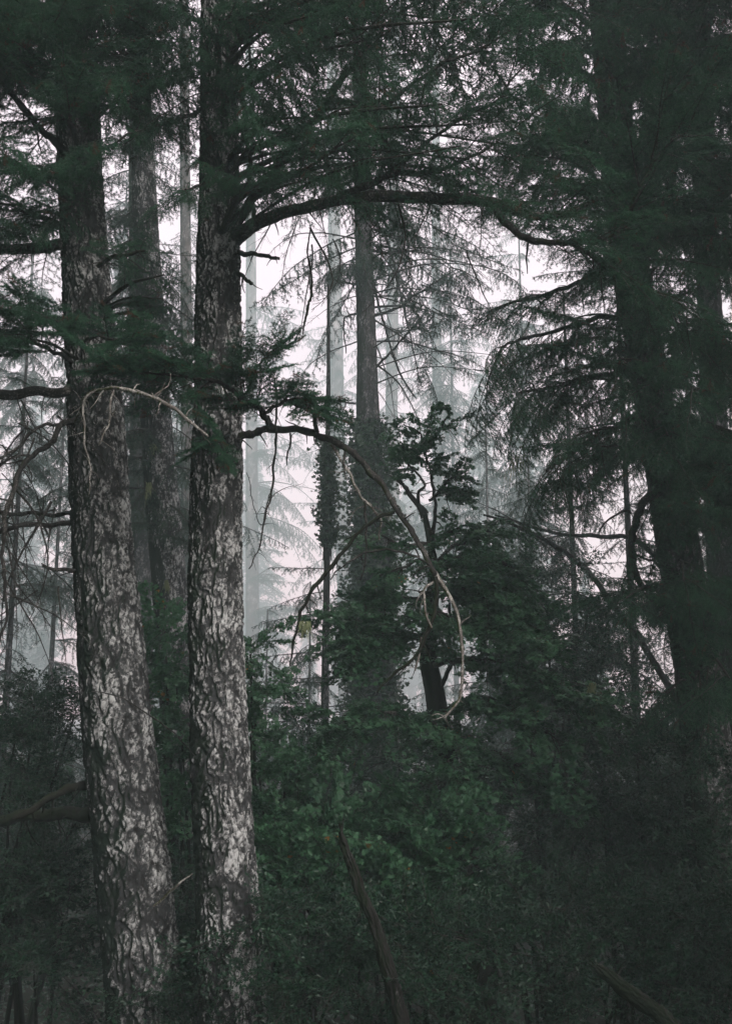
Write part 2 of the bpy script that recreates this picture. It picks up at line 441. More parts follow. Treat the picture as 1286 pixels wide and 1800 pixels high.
def leafy_spray(name, L, seed, size=0.076, nl=13, mats=None, outline=OUT, step=0.05, tiltj=0.4, lmat=None, side=0.5, r=0.007, flat=0.12):
    rs = np.random.RandomState(seed); mb = MB()
    ax = curve_dir((0, 0, 0), (1, 0, 0.15), L, 10, 0.3, rs, 0.1)
    tube(mb, ax, r * np.linspace(1, .3, 11), 4, 0)
    Pp, Dd, Tt = [], [], []
    s = 0.12 * L; sg = 1
    while s < L:
        t = s / L * 10; i = min(int(t), 9); p = ax[i] + (ax[i + 1] - ax[i]) * (t - i)
        d = ax[i + 1] - ax[i]; d /= np.linalg.norm(d); sg = -sg
        perp = np.cross([0, 0, 1.0], d); perp /= np.linalg.norm(perp)
        dd = d * 0.6 + perp * sg + np.array([0, 0, rs.uniform(-flat, flat)]); dd /= np.linalg.norm(dd)
        ll = side * L * (1.05 - s / L) ** .7 * rs.uniform(.4, 1) + .05
        tw = curve_dir(p, dd, ll, 5, 0.25, rs, 0.18)
        tube(mb, tw, r * 0.4 * np.linspace(1, .4, 6), 3, 0)
        tc = rs.uniform(0.1, 0.9)
        for q in range(max(2, int(nl * ll / (0.3 * L)))):
            u = rs.uniform(0.15, 1) * 5; j = min(int(u), 4); b = tw[j] + (tw[j + 1] - tw[j]) * (u - j)
            dl = (tw[j + 1] - tw[j]); dl /= np.linalg.norm(dl)
            dl = dl * .5 + rs.normal(size=3) * np.array([.7, .7, .25]); dl /= np.linalg.norm(dl)
            Pp.append(b + dl * .02); Dd.append(dl); Tt.append(tc + rs.uniform(-.15, .15) if rs.rand() > .0002 else 1.5)
        s += step * rs.uniform(.7, 1.3)
    leaves(mb, np.array(Pp), np.array(Dd), size, rs, 1, np.array(Tt), outline, tiltj)
    return mb.mesh(name, mats or [TWIG, LEAF], smooth=False)

SPRAY = [conifer_spray('needle_spray', L, 100 + i, droop=dr, side=sd_) for i, (L, dr, sd_) in
         enumerate([(1.1, .35, .42), (1.4, .5, .36), (0.9, .25, .5), (1.25, .6, .4)])]
FINE = [conifer_spray('fir_branchlet', L, 170 + i, nlen=.032, nwid=.0068, dens=290, step=.065, side=.29, hang=h, droop=dr, wood_r=.012, substep=.042, subl=.17, wig=.17)
        for i, (L, h, dr) in enumerate([(1.9, .1, .4), (2.1, .25, .5), (1.7, .0, .25), (2.0, .5, .7)])]
BUSHY = [conifer_spray('bushy_branchlet', L, 190 + i, nlen=.034, nwid=.006, dens=420, step=.04, side=.42, hang=-.15, droop=dr, wood_r=.008, substep=.04, subl=.12)
         for i, (L, dr) in enumerate([(.9, .1), (1.1, .3), (.75, -.1)])]
HANGSPRAY = [conifer_spray('hanging_needle_spray', L, 150 + i, hang=0.55, droop=0.7, side=0.4, nlen=.024) for i, L in enumerate([1.3, 1.1, 1.5])]
BOUGH = [conifer_spray('fir_bough', L, 200 + i, nlen=.07, nwid=.014, dens=95, step=.12, side=.34, hang=h, droop=dr, wood_r=.02,
                       substep=.11, subl=.28, mats=[TWIG, NEEDLE_FAR]) for i, (L, h, dr) in
         enumerate([(2.6, .25, .5), (3.0, .6, .6), (2.2, .1, .3), (3.2, .4, .9)])]
BARE = [bare_branch('bare_branch', L, 300 + i, r, dr) for i, (L, r, dr) in enumerate([(1.6, .012, .7), (2.2, .018, .9), (1.8, .016, 0.2), (2.6, .022, 1.3)])]
MAPLE = [leafy_spray('maple_twig', L, 400 + i) for i, L in enumerate([0.9, 1.1, 0.8, 1.2])]
SHRUB = [leafy_spray('shrub_twig', L, 450 + i, .055, 14, [TWIG, SHRUBLEAF], OVAL, .05, .6, flat=.4) for i, L in enumerate([0.8, 1.0, 0.7])]

# ------------------------------------------------------------------ object helpers
def tag(o, label=None, cat=None, group=None, kind=None):
    if label: o['label'] = label
    if cat: o['category'] = cat
    if group: o['group'] = group
    if kind: o['kind'] = kind
    return o
def empty(name, loc, label, cat, group=None):
    o = bpy.data.objects.new(name, None); COL.objects.link(o); o.location = loc
    o.empty_display_size = 0.2
    return tag(o, label, cat, group)
def link(name, me, parent=None, loc=(0, 0, 0), rot=None, scale=None):
    o = bpy.data.objects.new(name, me); COL.objects.link(o)
    o.location = loc
    if rot is not None: o.rotation_euler = rot
    if scale is not None: o.scale = (scale,) * 3 if np.isscalar(scale) else scale
    if parent: o.parent = parent
    return o

def spray_rot(dirv, roll):
    d = np.asarray(dirv, float); yaw = math.atan2(d[1], d[0]); pit = -math.atan2(d[2], math.hypot(d[0], d[1]))
    return (Matrix.Rotation(yaw, 3, 'Z') @ Matrix.Rotation(pit, 3, 'Y') @ Matrix.Rotation(roll, 3, 'X')).to_euler()

def scatter(parent, origin, path, lib, n, rs, name, smin=.6, smax=1.1, t0=.2, t1=1.0, outward=.6, down=.2, spread=1.0, jit=0.0, bias=None):
    """sprays growing out of a limb; the limb's own path says where"""
    L = len(path) - 1
    for k in range(n):
        t = (t0 + (t1 - t0) * (k + rs.uniform(0, 1)) / n) * L; i = min(int(t), L - 1)
        p = path[i] + (path[i + 1] - path[i]) * (t - i)
        d = path[i + 1] - path[i]; d /= np.linalg.norm(d) + 1e-9
        perp = np.cross(d, [0, 0, 1.0]); perp /= np.linalg.norm(perp) + 1e-9
        sg = 1 if k % 2 else -1
        v = d * outward + perp * sg * spread * rs.uniform(.4, 1) + np.array([0, 0, rs.uniform(-.35, .25) - down])
        if bias is not None: v = v + np.asarray(bias)
        if jit: p = p + rs.normal(size=3) * jit
        link(name, lib[rs.randint(len(lib))], parent, tuple(p - origin), spray_rot(v, rs.uniform(-.5, .5)), rs.uniform(smin, smax))

def trunk_mesh(name, path, rad, sides, mat, bark=0.012, seed=0, ring_step=None, flute=0.05):
    path = np.asarray(path, float)
    seg = np.linalg.norm(np.diff(path, axis=0), axis=1); s = np.concatenate([[0], np.cumsum(seg)])
    if ring_step:
        m = int(s[-1] / ring_step) + 1; ss = np.linspace(0, s[-1], m)
        path = np.stack([np.interp(ss, s, path[:, i]) for i in range(3)], 1); rad = np.interp(ss, s, rad)
    t, n, b = frames(path); m = len(path)
    th = np.arange(sides) * 2 * math.pi / sides
    ring = n[:, None, :] * np.cos(th)[None, :, None] + b[:, None, :] * np.sin(th)[None, :, None]
    R0 = float(np.median(rad))
    sarc = np.concatenate([[0], np.cumsum(np.linalg.norm(np.diff(path, axis=0), axis=1))])
    c = np.stack([np.broadcast_to(np.cos(th), (m, sides)) * R0, np.broadcast_to(np.sin(th), (m, sides)) * R0,
                  np.broadcast_to(sarc[:, None], (m, sides))], -1).reshape(-1, 3) + seed * 3.1
    warp = np.stack([noise3(c * [7, 7, 4]), noise3(c * [7, 7, 4] + 7), np.zeros(len(c))], 1) * 0.016
    warp[:, 2] = 0.05 * noise3(c * [9, 9, 3] + 60)
    q = c + warp
    n1 = np.abs(noise3(q * [23, 23, 4.2])); n2 = np.abs(noise3(q * [34, 34, 13] + 50)); n3 = noise3(q * [60, 60, 30] + 90)
    n0 = noise3(q * [9, 9, 4] + 17)
    plate = np.clip(n1 / 0.26, 0, 1) ** .8 * (0.4 + 0.6 * np.clip(n2 / 0.22, 0, 1))
    h = plate + 0.28 * n3 + 0.35 * n0
    big = noise3(c * [2.2, 2.2, .8] + 30)
    rr = rad[:, None] * (1 + flute * big.reshape(m, sides)) + bark * (h.reshape(m, sides) - 0.6)
    V = (path[:, None, :] + ring * rr[:, :, None]).reshape(-1, 3)
    i = np.arange(m - 1)[:, None] * sides; j = np.arange(sides)[None, :]; k = (j + 1) % sides
    a, bb, cc, d = i + j, i + k, i + sides + k, i + sides + j
    F = np.concatenate([np.stack([a, bb, cc], -1).reshape(-1, 3), np.stack([a, cc, d], -1).reshape(-1, 3)])
    mb = MB(); mb.add(V, F, 0, np.clip(h, 0, 1.3))
    return mb

def make_tree(name, label, rows, depth, mat, sides=32, ring=0.12, bark=0.008, seed=0, group=None, cat='tree', flute=.05, wob=0.0):
    """rows: (px, py, width_px) from the top down to below the frame; the last point is carried on to the ground"""
    path, rad = pxpath(rows, depth, 10, wob, seed)
    path = path[::-1].copy(); rad = rad[::-1].copy()               # from the base up
    g = gz(path[0, 0], path[0, 1])
    if path[0, 2] > g - .2:
        d = (path[1] - path[0]); d /= np.linalg.norm(d)
        ext = path[0] - d * (path[0, 2] - g + .3) / max(d[2], .2)
        k = 14; f = np.linspace(0, 1, k)[:, None]
        path = np.concatenate([ext + (path[0] - ext) * f[:-1], path]); 
        rad = np.concatenate([rad[0] * (1.0 + .35 * (1 - f[:-1, 0]) ** 2), rad])
    base = np.array([path[0, 0], path[0, 1], g])
    root = empty(name, base, label, cat, group)
    mb = trunk_mesh('trunk', path, rad, sides, mat, bark, seed, ring, flute)
    link('trunk', mb.mesh('trunk', [mat], True, base), root)
    return root, base, path, rad

def limb(root, base, rows, depth, mat=None, name='branch', sides=8, wob=0.03, seed=0, rough=.38, n=8, twiggy=18):
    path, rad = pxpath(rows, depth, n, wob, seed)
    if sides >= 12: mb = trunk_mesh(name, path, rad, 30, mat, .007, seed % 40, .025, .14)
    else: mb = MB(); tube(mb, path, rad, sides, 0, rough=rough)
    rs = np.random.RandomState(seed + 1000); L = np.linalg.norm(np.diff(path, axis=0), axis=1).sum()
    for k in range(int(L * twiggy)):                              # short dead side twigs and knobs
        i = rs.randint(2, len(path) - 1); d = rs.normal(size=3); d[2] -= .3; d /= np.linalg.norm(d)
        ll = rs.choice([.03, .06, .16, .3], p=[.35, .3, .25, .1]) * rs.uniform(.6, 1.3) * max(.5, depth / 10)
        w = min(rad[i] * .5, .006 + ll * .02)
        tube(mb, curve_dir(path[i], d, ll, 5, .7, rs, .25), w * np.linspace(1, .3, 6), 4, 0)
    o = link(name, mb.mesh(name, [mat or TWIG], True, base), root)
    return o, path, rad

def at_y(path, z):
    i = int(np.clip(np.searchsorted(path[:, 2], z), 1, len(path) - 1)); return path[i]

def proj(p):
    v = np.asarray(p, float) - EYE; c, s_ = math.cos(PITCH), math.sin(PITCH)
    f = v[1] * c + v[2] * s_; u = v[2] * c - v[1] * s_
    return (643 + FPX * v[0] / f, 900 - FPX * u / f) if f > .1 else (-9999, 0)
GAPS = [(320, 140, 40, 85), (925, 150, 55, 65), (955, 485, 60, 38), (490, 270, 34, 40), (60, 265, 36, 24), (60, 465, 66, 30), (1000, 30, 20, 20),
        (720, 830, 35, 60), (550, 850, 30, 45), (75, 960, 45, 40), (70, 1130, 50, 50), (465, 1020, 35, 60)]
def in_gap(x, y):
    for gx, gy, rx, ry in GAPS:
        if ((x - gx) / rx) ** 2 + ((y - gy) / ry) ** 2 < 1: return True
    return False
def crown_boughs(root, base, path, lib, n, z0, z1, rs, smin, smax, name='branch', down=.25, azs=None, taper=.5, up=0.0):
    for k in range(n):
        z = z0 + (z1 - z0) * (k + rs.uniform(0, 1)) / n
        p = at_y(path, z)
        az = rs.uniform(0, 2 * math.pi) if azs is None else rs.uniform(*azs[rs.randint(len(azs))])
        v = np.array([math.cos(az), math.sin(az), -down * rs.uniform(.2, 1.6) + up])
        sc = rs.uniform(smin, smax) * (1 - taper * (z - z0) / (z1 - z0))
        vv = v / np.linalg.norm(v) * 2.6 * sc
        if any(in_gap(*proj(p + vv * f + np.array([0, 0, -.25 * f * f * sc]))) for f in (.35, .6, .8, 1)): continue
        link(name, lib[rs.randint(len(lib))], root, tuple(p - base), spray_rot(v, rs.uniform(-.3, .3)), sc)

# ------------------------------------------------------------------ ground
def soil_material():
    m, nt, out = nodes_mat('forest_soil')
    p = N(nt, 'ShaderNodeBsdfPrincipled'); p.inputs['Roughness'].default_value = 0.95
    p.inputs['Specular IOR Level'].default_value = 0.1
    c = ramp(nt, noise(nt, 3, 8, 0.7), [(0.3, (0.01, 0.011, 0.008)), (0.5, (0.02, 0.019, 0.013)), (0.62, (0.014, 0.024, 0.012)), (0.8, (0.03, 0.028, 0.02))])
    nt.links.new(c, p.inputs['Base Color'])
    bp = N(nt, 'ShaderNodeBump'); bp.inputs['Distance'].default_value = 0.05
    nt.links.new(noise(nt, 14, 8, 0.75), bp.inputs['Height']); nt.links.new(bp.outputs[0], p.inputs['Normal'])
    nt.links.new(p.outputs[0], out.inputs['Surface'])
    return m
def build_ground():
    xs = np.concatenate([np.linspace(-290, -30, 30), np.linspace(-26, 26, 130), np.linspace(30, 290, 30)])
    ys = np.concatenate([np.linspace(-28, -3, 10), np.linspace(-2, 40, 120), np.linspace(43, 590, 60)])
    X, Y = np.meshgrid(xs, ys); Z = ground_z(X, Y)
    V = np.stack([X, Y, Z], -1).reshape(-1, 3); nx, ny = len(xs), len(ys)
    i = (np.arange(ny - 1)[:, None] * nx + np.arange(nx - 1)[None, :]).reshape(-1)
    F = np.concatenate([np.stack([i, i + 1, i + nx + 1], -1), np.stack([i, i + nx + 1, i + nx], -1)])
    mb = MB(); mb.add(V, F)
    o = link('ground', mb.mesh('ground', [soil_material()], True)); tag(o, kind='structure')
build_ground()

# ------------------------------------------------------------------ haze: one closed box of even density round camera and place
def build_haze():
    x0, x1, y0, y1, z0, z1 = -300, 300, -32, 600, -7.5, 90
    V = [(x, y, z) for z in (z0, z1) for y in (y0, y1) for x in (x0, x1)]
    Q = [(0, 2, 3, 1), (4, 5, 7, 6), (0, 1, 5, 4), (2, 6, 7, 3), (0, 4, 6, 2), (1, 3, 7, 5)]
    me = bpy.data.meshes.new('haze'); me.from_pydata(V, [], Q)
    m, nt, out = nodes_mat('haze')
    v = N(nt, 'ShaderNodeVolumePrincipled')
    v.inputs['Color'].default_value = (0.72, 0.94, 0.93, 1)
    v.inputs['Absorption Color'].default_value = (1, 1, 1, 1)
    v.inputs['Density'].default_value = HAZE_DENSITY
    v.inputs['Anisotropy'].default_value = 0.0
    nt.links.new(v.outputs[0], out.inputs['Volume'])
    me.materials.append(m)
    o = link('haze', me); tag(o, kind='stuff')
build_haze()

R = lambda a: math.radians(a)

# ------------------------------------------------------------------ the two lichened trunks in front
# left front fir
r1 = [(20, -2800, 26), (95, -900, 52), (112, -400, 66), (130, 0, 74), (141, 300, 82), (155, 560, 88), (166, 700, 97), (183, 1000, 106), (209, 1300, 118), (231, 1500, 122), (256, 1790, 126), (270, 2100, 136)]
t1, b1, p1, q1 = make_tree('fir_tree', 'large lichen-mottled fir trunk leaning left, standing left of the other lichened trunk', r1, 10.5, BARK_LEFT, 260, 0.0135, 0.026, 1)
# right front fir
r2 = [(400, -2800, 26), (392, -900, 48), (390, -400, 58), (386, 0, 70), (385, 300, 72), (383, 500, 80), (382, 700, 85), (378, 1000, 93), (383, 1200, 96), (390, 1400, 99), (400, 1600, 104), (410, 1790, 112), (418, 2100, 122)]
t2, b2, p2, q2 = make_tree('fir_tree', 'upright fir with pale lichened bark and a long arched limb reaching right over the clearing', r2, 10.0, BARK, 240, 0.0125, 0.026, 2)

def limbs_on(root, base, specs, lib, seed):
    """specs: (rows, depth, number of sprays, options)"""
    rs = np.random.RandomState(seed)
    for k, (rows, depth, n, opt) in enumerate(specs):
        opt = dict(opt); mat = opt.pop('mat', None); nm = opt.pop('name', 'branch'); lb = opt.pop('lib', lib); sname = opt.pop('sname', 'needle_spray')
        wob = opt.pop('wob', .035); sides = opt.pop('sides', 8)
        o, path, rad = limb(root, base, rows, depth, mat, nm, wob=wob, seed=seed + k, sides=sides)
        o.location = (0, 0, 0)
        if n: scatter(o, base, path, lb, n, rs, sname, **opt)

# long arched limb of the right front fir, with its forks
limbs_on(t2, b2, [
    ([(405, 428, 30, 10.0), (440, 398, 25, 9.8), (490, 375, 23, 9.6), (570, 357, 22, 9.4), (660, 346, 22, 9.2), (740, 346, 22, 9.0), (830, 352, 20, 8.9), (880, 362, 18, 8.8), (940, 382, 14, 8.7), (990, 374, 11, 8.6), (1050, 350, 7, 8.5)], 10, 16,
        dict(smin=.5, smax=.85, t0=.3, down=.1, sides=12, wob=.015)),
    ([(872, 362, 15, 8.8), (892, 392, 14, 8.8), (930, 420, 13, 8.8), (990, 430, 12, 8.7), (1045, 425, 11, 8.6), (1090, 398, 10, 8.5), (1112, 360, 9, 8.4), (1140, 300, 7, 8.3), (1166, 262, 5, 8.2), (1210, 230, 3, 8.1)], 9, 22, dict(smin=.6, smax=1.0, t0=.25, down=.1)),
    ([(1000, 428, 10, 8.7), (1040, 450, 9, 8.8), (1080, 480, 8, 8.9), (1150, 510, 6, 9.0), (1230, 560, 4, 9.1)], 9, 14, dict(smin=.6, smax=1.0, t0=.2, down=.35)),
    ([(595, 352, 15, 9.4), (640, 330, 14, 9.3), (690, 309, 12, 9.2), (750, 304, 10, 9.1), (800, 290, 7, 9.0), (880, 250, 4, 8.9)], 9.3, 16, dict(smin=.6, smax=1.0, t0=.3, down=.05)),
    ([(692, 310, 12, 9.2), (672, 240, 11, 9.2), (648, 170, 10, 9.2), (628, 90, 9, 9.2), (600, 20, 7, 9.2), (560, -80, 5, 9.2)], 9.2, 20, dict(smin=.7, smax=1.1, t0=.1, down=.1, bias=(0, 0, .1))),
    ([(660, 200, 9, 9.2), (720, 150, 8, 9.1), (790, 105, 7, 9.0), (850, 80, 5, 8.9), (930, 30, 3, 8.8)], 9.2, 15, dict(smin=.6, smax=1.0, t0=.2)),
    ([(700, 300, 8, 9.1), (740, 255, 7, 9.0), (800, 215, 6, 8.8), (860, 180, 5, 8.6), (940, 100, 3, 8.5)], 9.2, 12, dict(smin=.6, smax=.9, t0=.3)),
    # up-left leaning limb crossing behind the arch
    ([(400, 420, 16, 10.1), (455, 335, 18, 10.0), (500, 280, 18, 9.9), (540, 225, 16, 9.8), (590, 155, 14, 9.6), (650, 60, 11, 9.6), (700, -60, 8, 9.6)], 9.6, 14, dict(smin=.6, smax=1.0)),
    ([(395, 90, 10, 10.0), (420, 130, 9, 9.9), (430, 200, 9, 9.8), (440, 280, 8, 9.7), (445, 390, 6, 9.6)], 9.8, 8, dict(smin=.4, smax=.7, down=.0)),
    ([(390, 85, 11, 10.0), (440, 55, 10, 9.9), (520, 30, 8, 9.6), (620, -10, 6, 9.3), (700, -60, 4, 9)], 9.8, 12, dict(smin=.7, smax=1.1)),
    ([(390, 340, 10, 10), (425, 330, 9, 9.7), (470, 320, 8, 9.3), (530, 300, 6, 9.0), (590, 265, 5, 8.8), (640, 230, 3, 8.7)], 9.5, 13, dict(smin=.5, smax=.9)),
    ([(410, 300, 8, 9.6), (385, 320, 7, 9.2), (350, 325, 5, 8.9), (320, 330, 3, 8.7)], 9.4, 7, dict(smin=.4, smax=.65)),
    ([(385, 190, 9, 10.0), (350, 190, 9, 10.0), (300, 215, 7, 9.7), (240, 230, 5, 9.4), (180, 260, 3, 9.2)], 9.6, 9, dict(smin=.6, smax=.9)),
    ([(385, 110, 9, 10.0), (350, 110, 8, 10.0), (320, 125, 6, 10), (280, 160, 4, 10)], 10, 5, dict(smin=.4, smax=.7)),
    ([(385, 45, 9, 10.0), (352, 40, 9, 10.0), (300, 20, 7, 9.8), (230, 10, 5, 9.6), (150, -20, 3, 9.4)], 9.8, 10, dict(smin=.6, smax=1.0)),
    # middle limb that arches right and breaks downward
    ([(405, 770, 17, 10.0), (440, 762, 14, 9.9), (470, 756, 13, 9.8), (530, 757, 13, 9.6), (580, 775, 13, 9.5), (625, 800, 12, 9.4), (665, 848, 11, 9.3), (700, 900, 10, 9.2), (735, 950, 10, 9.1), (765, 1010, 9, 9.0)], 10, 0, dict(mat=TWIG, sides=10, wob=.02)),
    ([(765, 1008, 9, 9.0), (785, 1040, 7, 9.0), (803, 1085, 6.5, 9.0), (813, 1150, 5.5, 9.0), (806, 1225, 5, 9.0), (780, 1263, 4, 9.0)], 9, 0, dict(mat=LICHEN_TWIG, wob=.012)),
    ([(766, 1010, 8, 9.0), (765, 1060, 8, 9.0), (755, 1110, 7, 9.0), (725, 1155, 6, 9.0), (690, 1190, 5, 9.0), (660, 1225, 3, 9.0)], 9, 0, dict(mat=MOSSY)),
    ([(765, 1018, 5, 9.0), (745, 1040, 4, 8.95), (752, 1080, 4, 8.95), (757, 1100, 3, 8.95)], 9, 0, dict(mat=LICHEN_TWIG)),
    ([(745, 1120, 4, 9.0), (738, 1155, 4, 9), (730, 1180, 2.5, 9)], 9, 0, dict(mat=LICHEN_TWIG)),
    ([(694, 902, 7, 9.2), (655, 918, 7, 9.2), (630, 940, 6, 9.2), (600, 975, 7, 9.2), (560, 1020, 7, 9.2), (535, 1060, 6, 9.2), (518, 1105, 5, 9.2), (505, 1165, 2.5, 9.2)], 9.2, 0, dict(mat=MOSSY)),
    ([(586, 782, 6, 9.5), (605, 815, 5, 9.45), (628, 860, 5, 9.4), (650, 885, 5, 9.4), (665, 915, 4, 9.4), (668, 950, 2.5, 9.4)], 9.4, 0, dict(mat=LICHEN_TWIG)),
    ([(640, 880, 4, 9.4), (645, 930, 4, 9.4), (640, 985, 3, 9.4), (632, 1025, 2, 9.4)], 9.4, 0, dict(mat=TWIG)),
    ([(762, 1000, 3, 9.0), (735, 978, 4, 9), (690, 970, 4, 9), (640, 972, 4, 9.1), (610, 985, 3, 9.1), (580, 1020, 2, 9.1)], 9, 0, dict(mat=TWIG)),
    ([(560, 758, 8, 9.5), (545, 725, 8, 9.4), (520, 712, 7, 9.3), (500, 700, 4, 9.3)], 9.4, 0, dict(mat=TWIG)),
    ([(486, 668, 4, 9.7), (484, 760, 4, 9.7), (480, 830, 4, 9.7), (474, 880, 3.5, 9.7), (460, 940, 3, 9.7), (438, 1000, 2, 9.7)], 9.7, 0, dict(mat=TWIG)),
    ([(512, 758, 4, 9.6), (510, 790, 3.5, 9.6), (505, 818, 2, 9.6)], 9.7, 0, dict(mat=TWIG)),
    ([(474, 875, 2, 9.7), (462, 920, 2, 9.7), (452, 900, 1.5, 9.7), (430, 830, 1.5, 9.7)], 9.7, 0, dict(mat=TWIG)),
    # dead stubs under the arch
    ([(412, 440, 12, 10.0), (440, 444, 9, 9.8), (470, 448, 8, 9.7), (489, 450, 6, 9.6)], 10, 0, dict(name='branch_stub', mat=TWIG)),
    ([(412, 478, 10, 9.9), (424, 486, 8, 9.7), (437, 498, 7, 9.6)], 10, 0, dict(name='branch_stub', mat=DEADWOOD)),
], SPRAY, 500)

# the low foliage limb that passes in front of both trunks, and its needle sprays
limbs_on(t2, b2, [
    ([(478, 752, 13, 9.8), (462, 728, 12, 9.55), (430, 702, 10, 9.3), (395, 675, 8, 9.1), (350, 662, 6, 9.0), (290, 658, 5, 8.9), (235, 652, 4, 8.8), (180, 630, 3, 8.7)], 9.5, 38, dict(smin=.4, smax=.75, t0=.12, down=-.1, spread=.8, jit=.04, lib=BUSHY)),
    ([(462, 728, 7, 9.55), (500, 705, 6, 9.3), (530, 700, 5, 9.2), (560, 730, 4, 9.1)], 9.5, 15, dict(smin=.4, smax=.6, down=0, lib=BUSHY)),
    ([(430, 700, 6, 9.3), (440, 665, 5, 9.1), (460, 635, 3, 9.0), (475, 620, 2, 9.0)], 9.3, 9, dict(smin=.4, smax=.6, down=-.1, lib=BUSHY)),
    ([(375, 668, 5, 9.1), (340, 690, 4, 9.0), (345, 720, 3, 8.9)], 9.3, 5, dict(smin=.3, smax=.5, down=.3, lib=BUSHY)),
    ([(400, 765, 6, 9.7), (380, 775, 5, 9.3), (355, 780, 3, 9.1)], 9.3, 7, dict(smin=.3, smax=.5, down=.35, lib=BUSHY)),
], SPRAY, 530)

# limbs of the left front fir
limbs_on(t1, b1, [
    ([(125, 425, 24, 10.5), (90, 430, 22, 10.3), (40, 437, 20, 10.1), (-20, 440, 18, 10), (-90, 440, 14, 9.8)], 10.5, 10, dict(smin=.6, smax=1.0, down=.2, sides=12)),
    ([(140, 684, 20, 10.5), (110, 685, 18, 10.3), (50, 690, 18, 10.1), (-10, 692, 18, 10), (-80, 690, 15, 9.8)], 10.5, 4, dict(smin=.4, smax=.6, down=-.2, sides=12, bias=(0, 0, .5))),
    ([(150, 917, 10, 10.5), (90, 920, 8.5, 10.5), (40, 924, 8.5, 10.4), (5, 932, 9, 10.4), (-40, 935, 8, 10.3)], 10.5, 0, dict(mat=TWIG)),
    ([(150, 905, 8, 10.7), (90, 903, 7, 10.9), (40, 905, 7, 11.1), (-30, 900, 6, 11.3)], 10.5, 0, dict(mat=TWIG)),
    ([(150, 735, 16, 10.4), (115, 742, 11, 10.1), (85, 775, 10, 9.9), (50, 810, 9, 9.7), (25, 850, 9, 9.6), (10, 900, 8, 9.6), (4, 960, 7, 9.6), (10, 1050, 5, 9.6), (0, 1130, 4, 9.6)], 10.3, 0, dict(mat=TWIG)),
    ([(135, 742, 10, 10.1), (150, 702, 8, 9.3), (172, 686, 7, 8.7), (205, 683, 7, 8.3), (245, 690, 7, 8.2), (290, 708, 7, 8.1), (330, 738, 6, 8.1), (367, 767, 4, 8.1)], 9, 0, dict(mat=LICHEN_TWIG, wob=.012)),
    ([(203, 684, 4, 8.3), (196, 715, 4, 8.3), (190, 745, 3, 8.3), (176, 785, 2, 8.3)], 10, 0, dict(mat=LICHEN_TWIG)),
    ([(170, 684, 4, 8.7), (150, 705, 4, 8.7), (146, 740, 3.5, 8.7), (150, 790, 3, 8.7), (160, 830, 2.5, 8.7), (155, 870, 1.5, 8.7)], 10, 0, dict(mat=LICHEN_TWIG)),
    ([(112, 742, 7, 10.1), (70, 750, 6, 9.9), (30, 785, 5, 9.7), (-10, 810, 4, 9.6)], 10, 0, dict(mat=TWIG)),
    ([(115, 268, 17, 10.3), (85, 240, 14, 10.0), (55, 205, 13, 9.8), (25, 170, 12, 9.6), (-10, 130, 10, 9.4)], 10.3, 0, dict(name='branch_stub', mat=DEADWOOD)),
    ([(125, 212, 11, 10.3), (95, 160, 9, 10.1), (80, 120, 8, 10), (60, 60, 7, 9.9)], 10.3, 5, dict(smin=.5, smax=.8)),
    ([(110, 405, 8, 10.3), (70, 385, 6, 10.1), (20, 360, 5, 9.9), (-20, 352, 4, 9.8)], 10.3, 8, dict(smin=.6, smax=.9)),
    ([(150, 1003, 8, 10.5), (120, 1000, 7, 10.3), (78, 993, 5, 10.1)], 10.3, 0, dict(name='branch_stub', mat=TWIG)),
    # dark thick limbs low on the left
    ([(165, 1432, 28, 10.6), (120, 1430, 23, 10.8), (60, 1434, 21, 11.1), (0, 1442, 19, 11.4), (-70, 1440, 17, 11.8)], 10.6, 0, dict(sides=12, mat=MOSSY)),
    ([(160, 1383, 16, 10.6), (120, 1385, 14, 10.5), (70, 1410, 12, 10.4), (20, 1440, 9, 10.3)], 10.6, 0, dict(mat=MOSSY)),
    ([(110, 50, 12, 10.4), (40, 20, 10, 10), (-30, -20, 8, 9.7)], 10.3, 12, dict(smin=.8, smax=1.2)),
    ([(120, 150, 12, 10.4), (60, 130, 10, 10), (0, 100, 8, 9.7), (-60, 80, 8, 9.7)], 10.3, 14, dict(smin=.8, smax=1.2)),
    ([(110, 310, 10, 10.4), (60, 300, 8, 10), (0, 280, 6, 9.7)], 10.3, 12, dict(smin=.7, smax=1.0)),
    ([(100, -60, 12, 10.4), (180, -40, 10, 10.1), (260, 0, 8, 9.9)], 10.3, 12, dict(smin=.7, smax=1.1)),
    ([(165, 90, 9, 10.3), (200, 80, 8, 10.1), (250, 110, 6, 9.9)], 10.3, 9, dict(smin=.6, smax=.9)),
    ([(115, 560, 9, 10.3), (70, 560, 8, 9.9), (20, 545, 7, 9.6), (-30, 530, 5, 9.4)], 10.3, 11, dict(smin=.5, smax=.9, down=0.0, lib=BUSHY)),
    ([(125, 640, 9, 10.2), (90, 615, 8, 9.8), (40, 600, 7, 9.6), (-20, 590, 5, 9.4)], 10.3, 8, dict(smin=.5, smax=.9, down=-.05, lib=BUSHY)),
    ([(150, 600, 8, 10.2), (175, 590, 7, 9.8), (215, 600, 5, 9.5), (260, 610, 4, 9.4)], 10.3, 10, dict(smin=.5, smax=.8, down=-.05, lib=BUSHY)),
    ([(170, 470, 8, 10.2), (200, 450, 7, 9.9), (250, 440, 5, 9.6)], 10.3, 8, dict(smin=.4, smax=.6, down=.1)),
], SPRAY, 560)
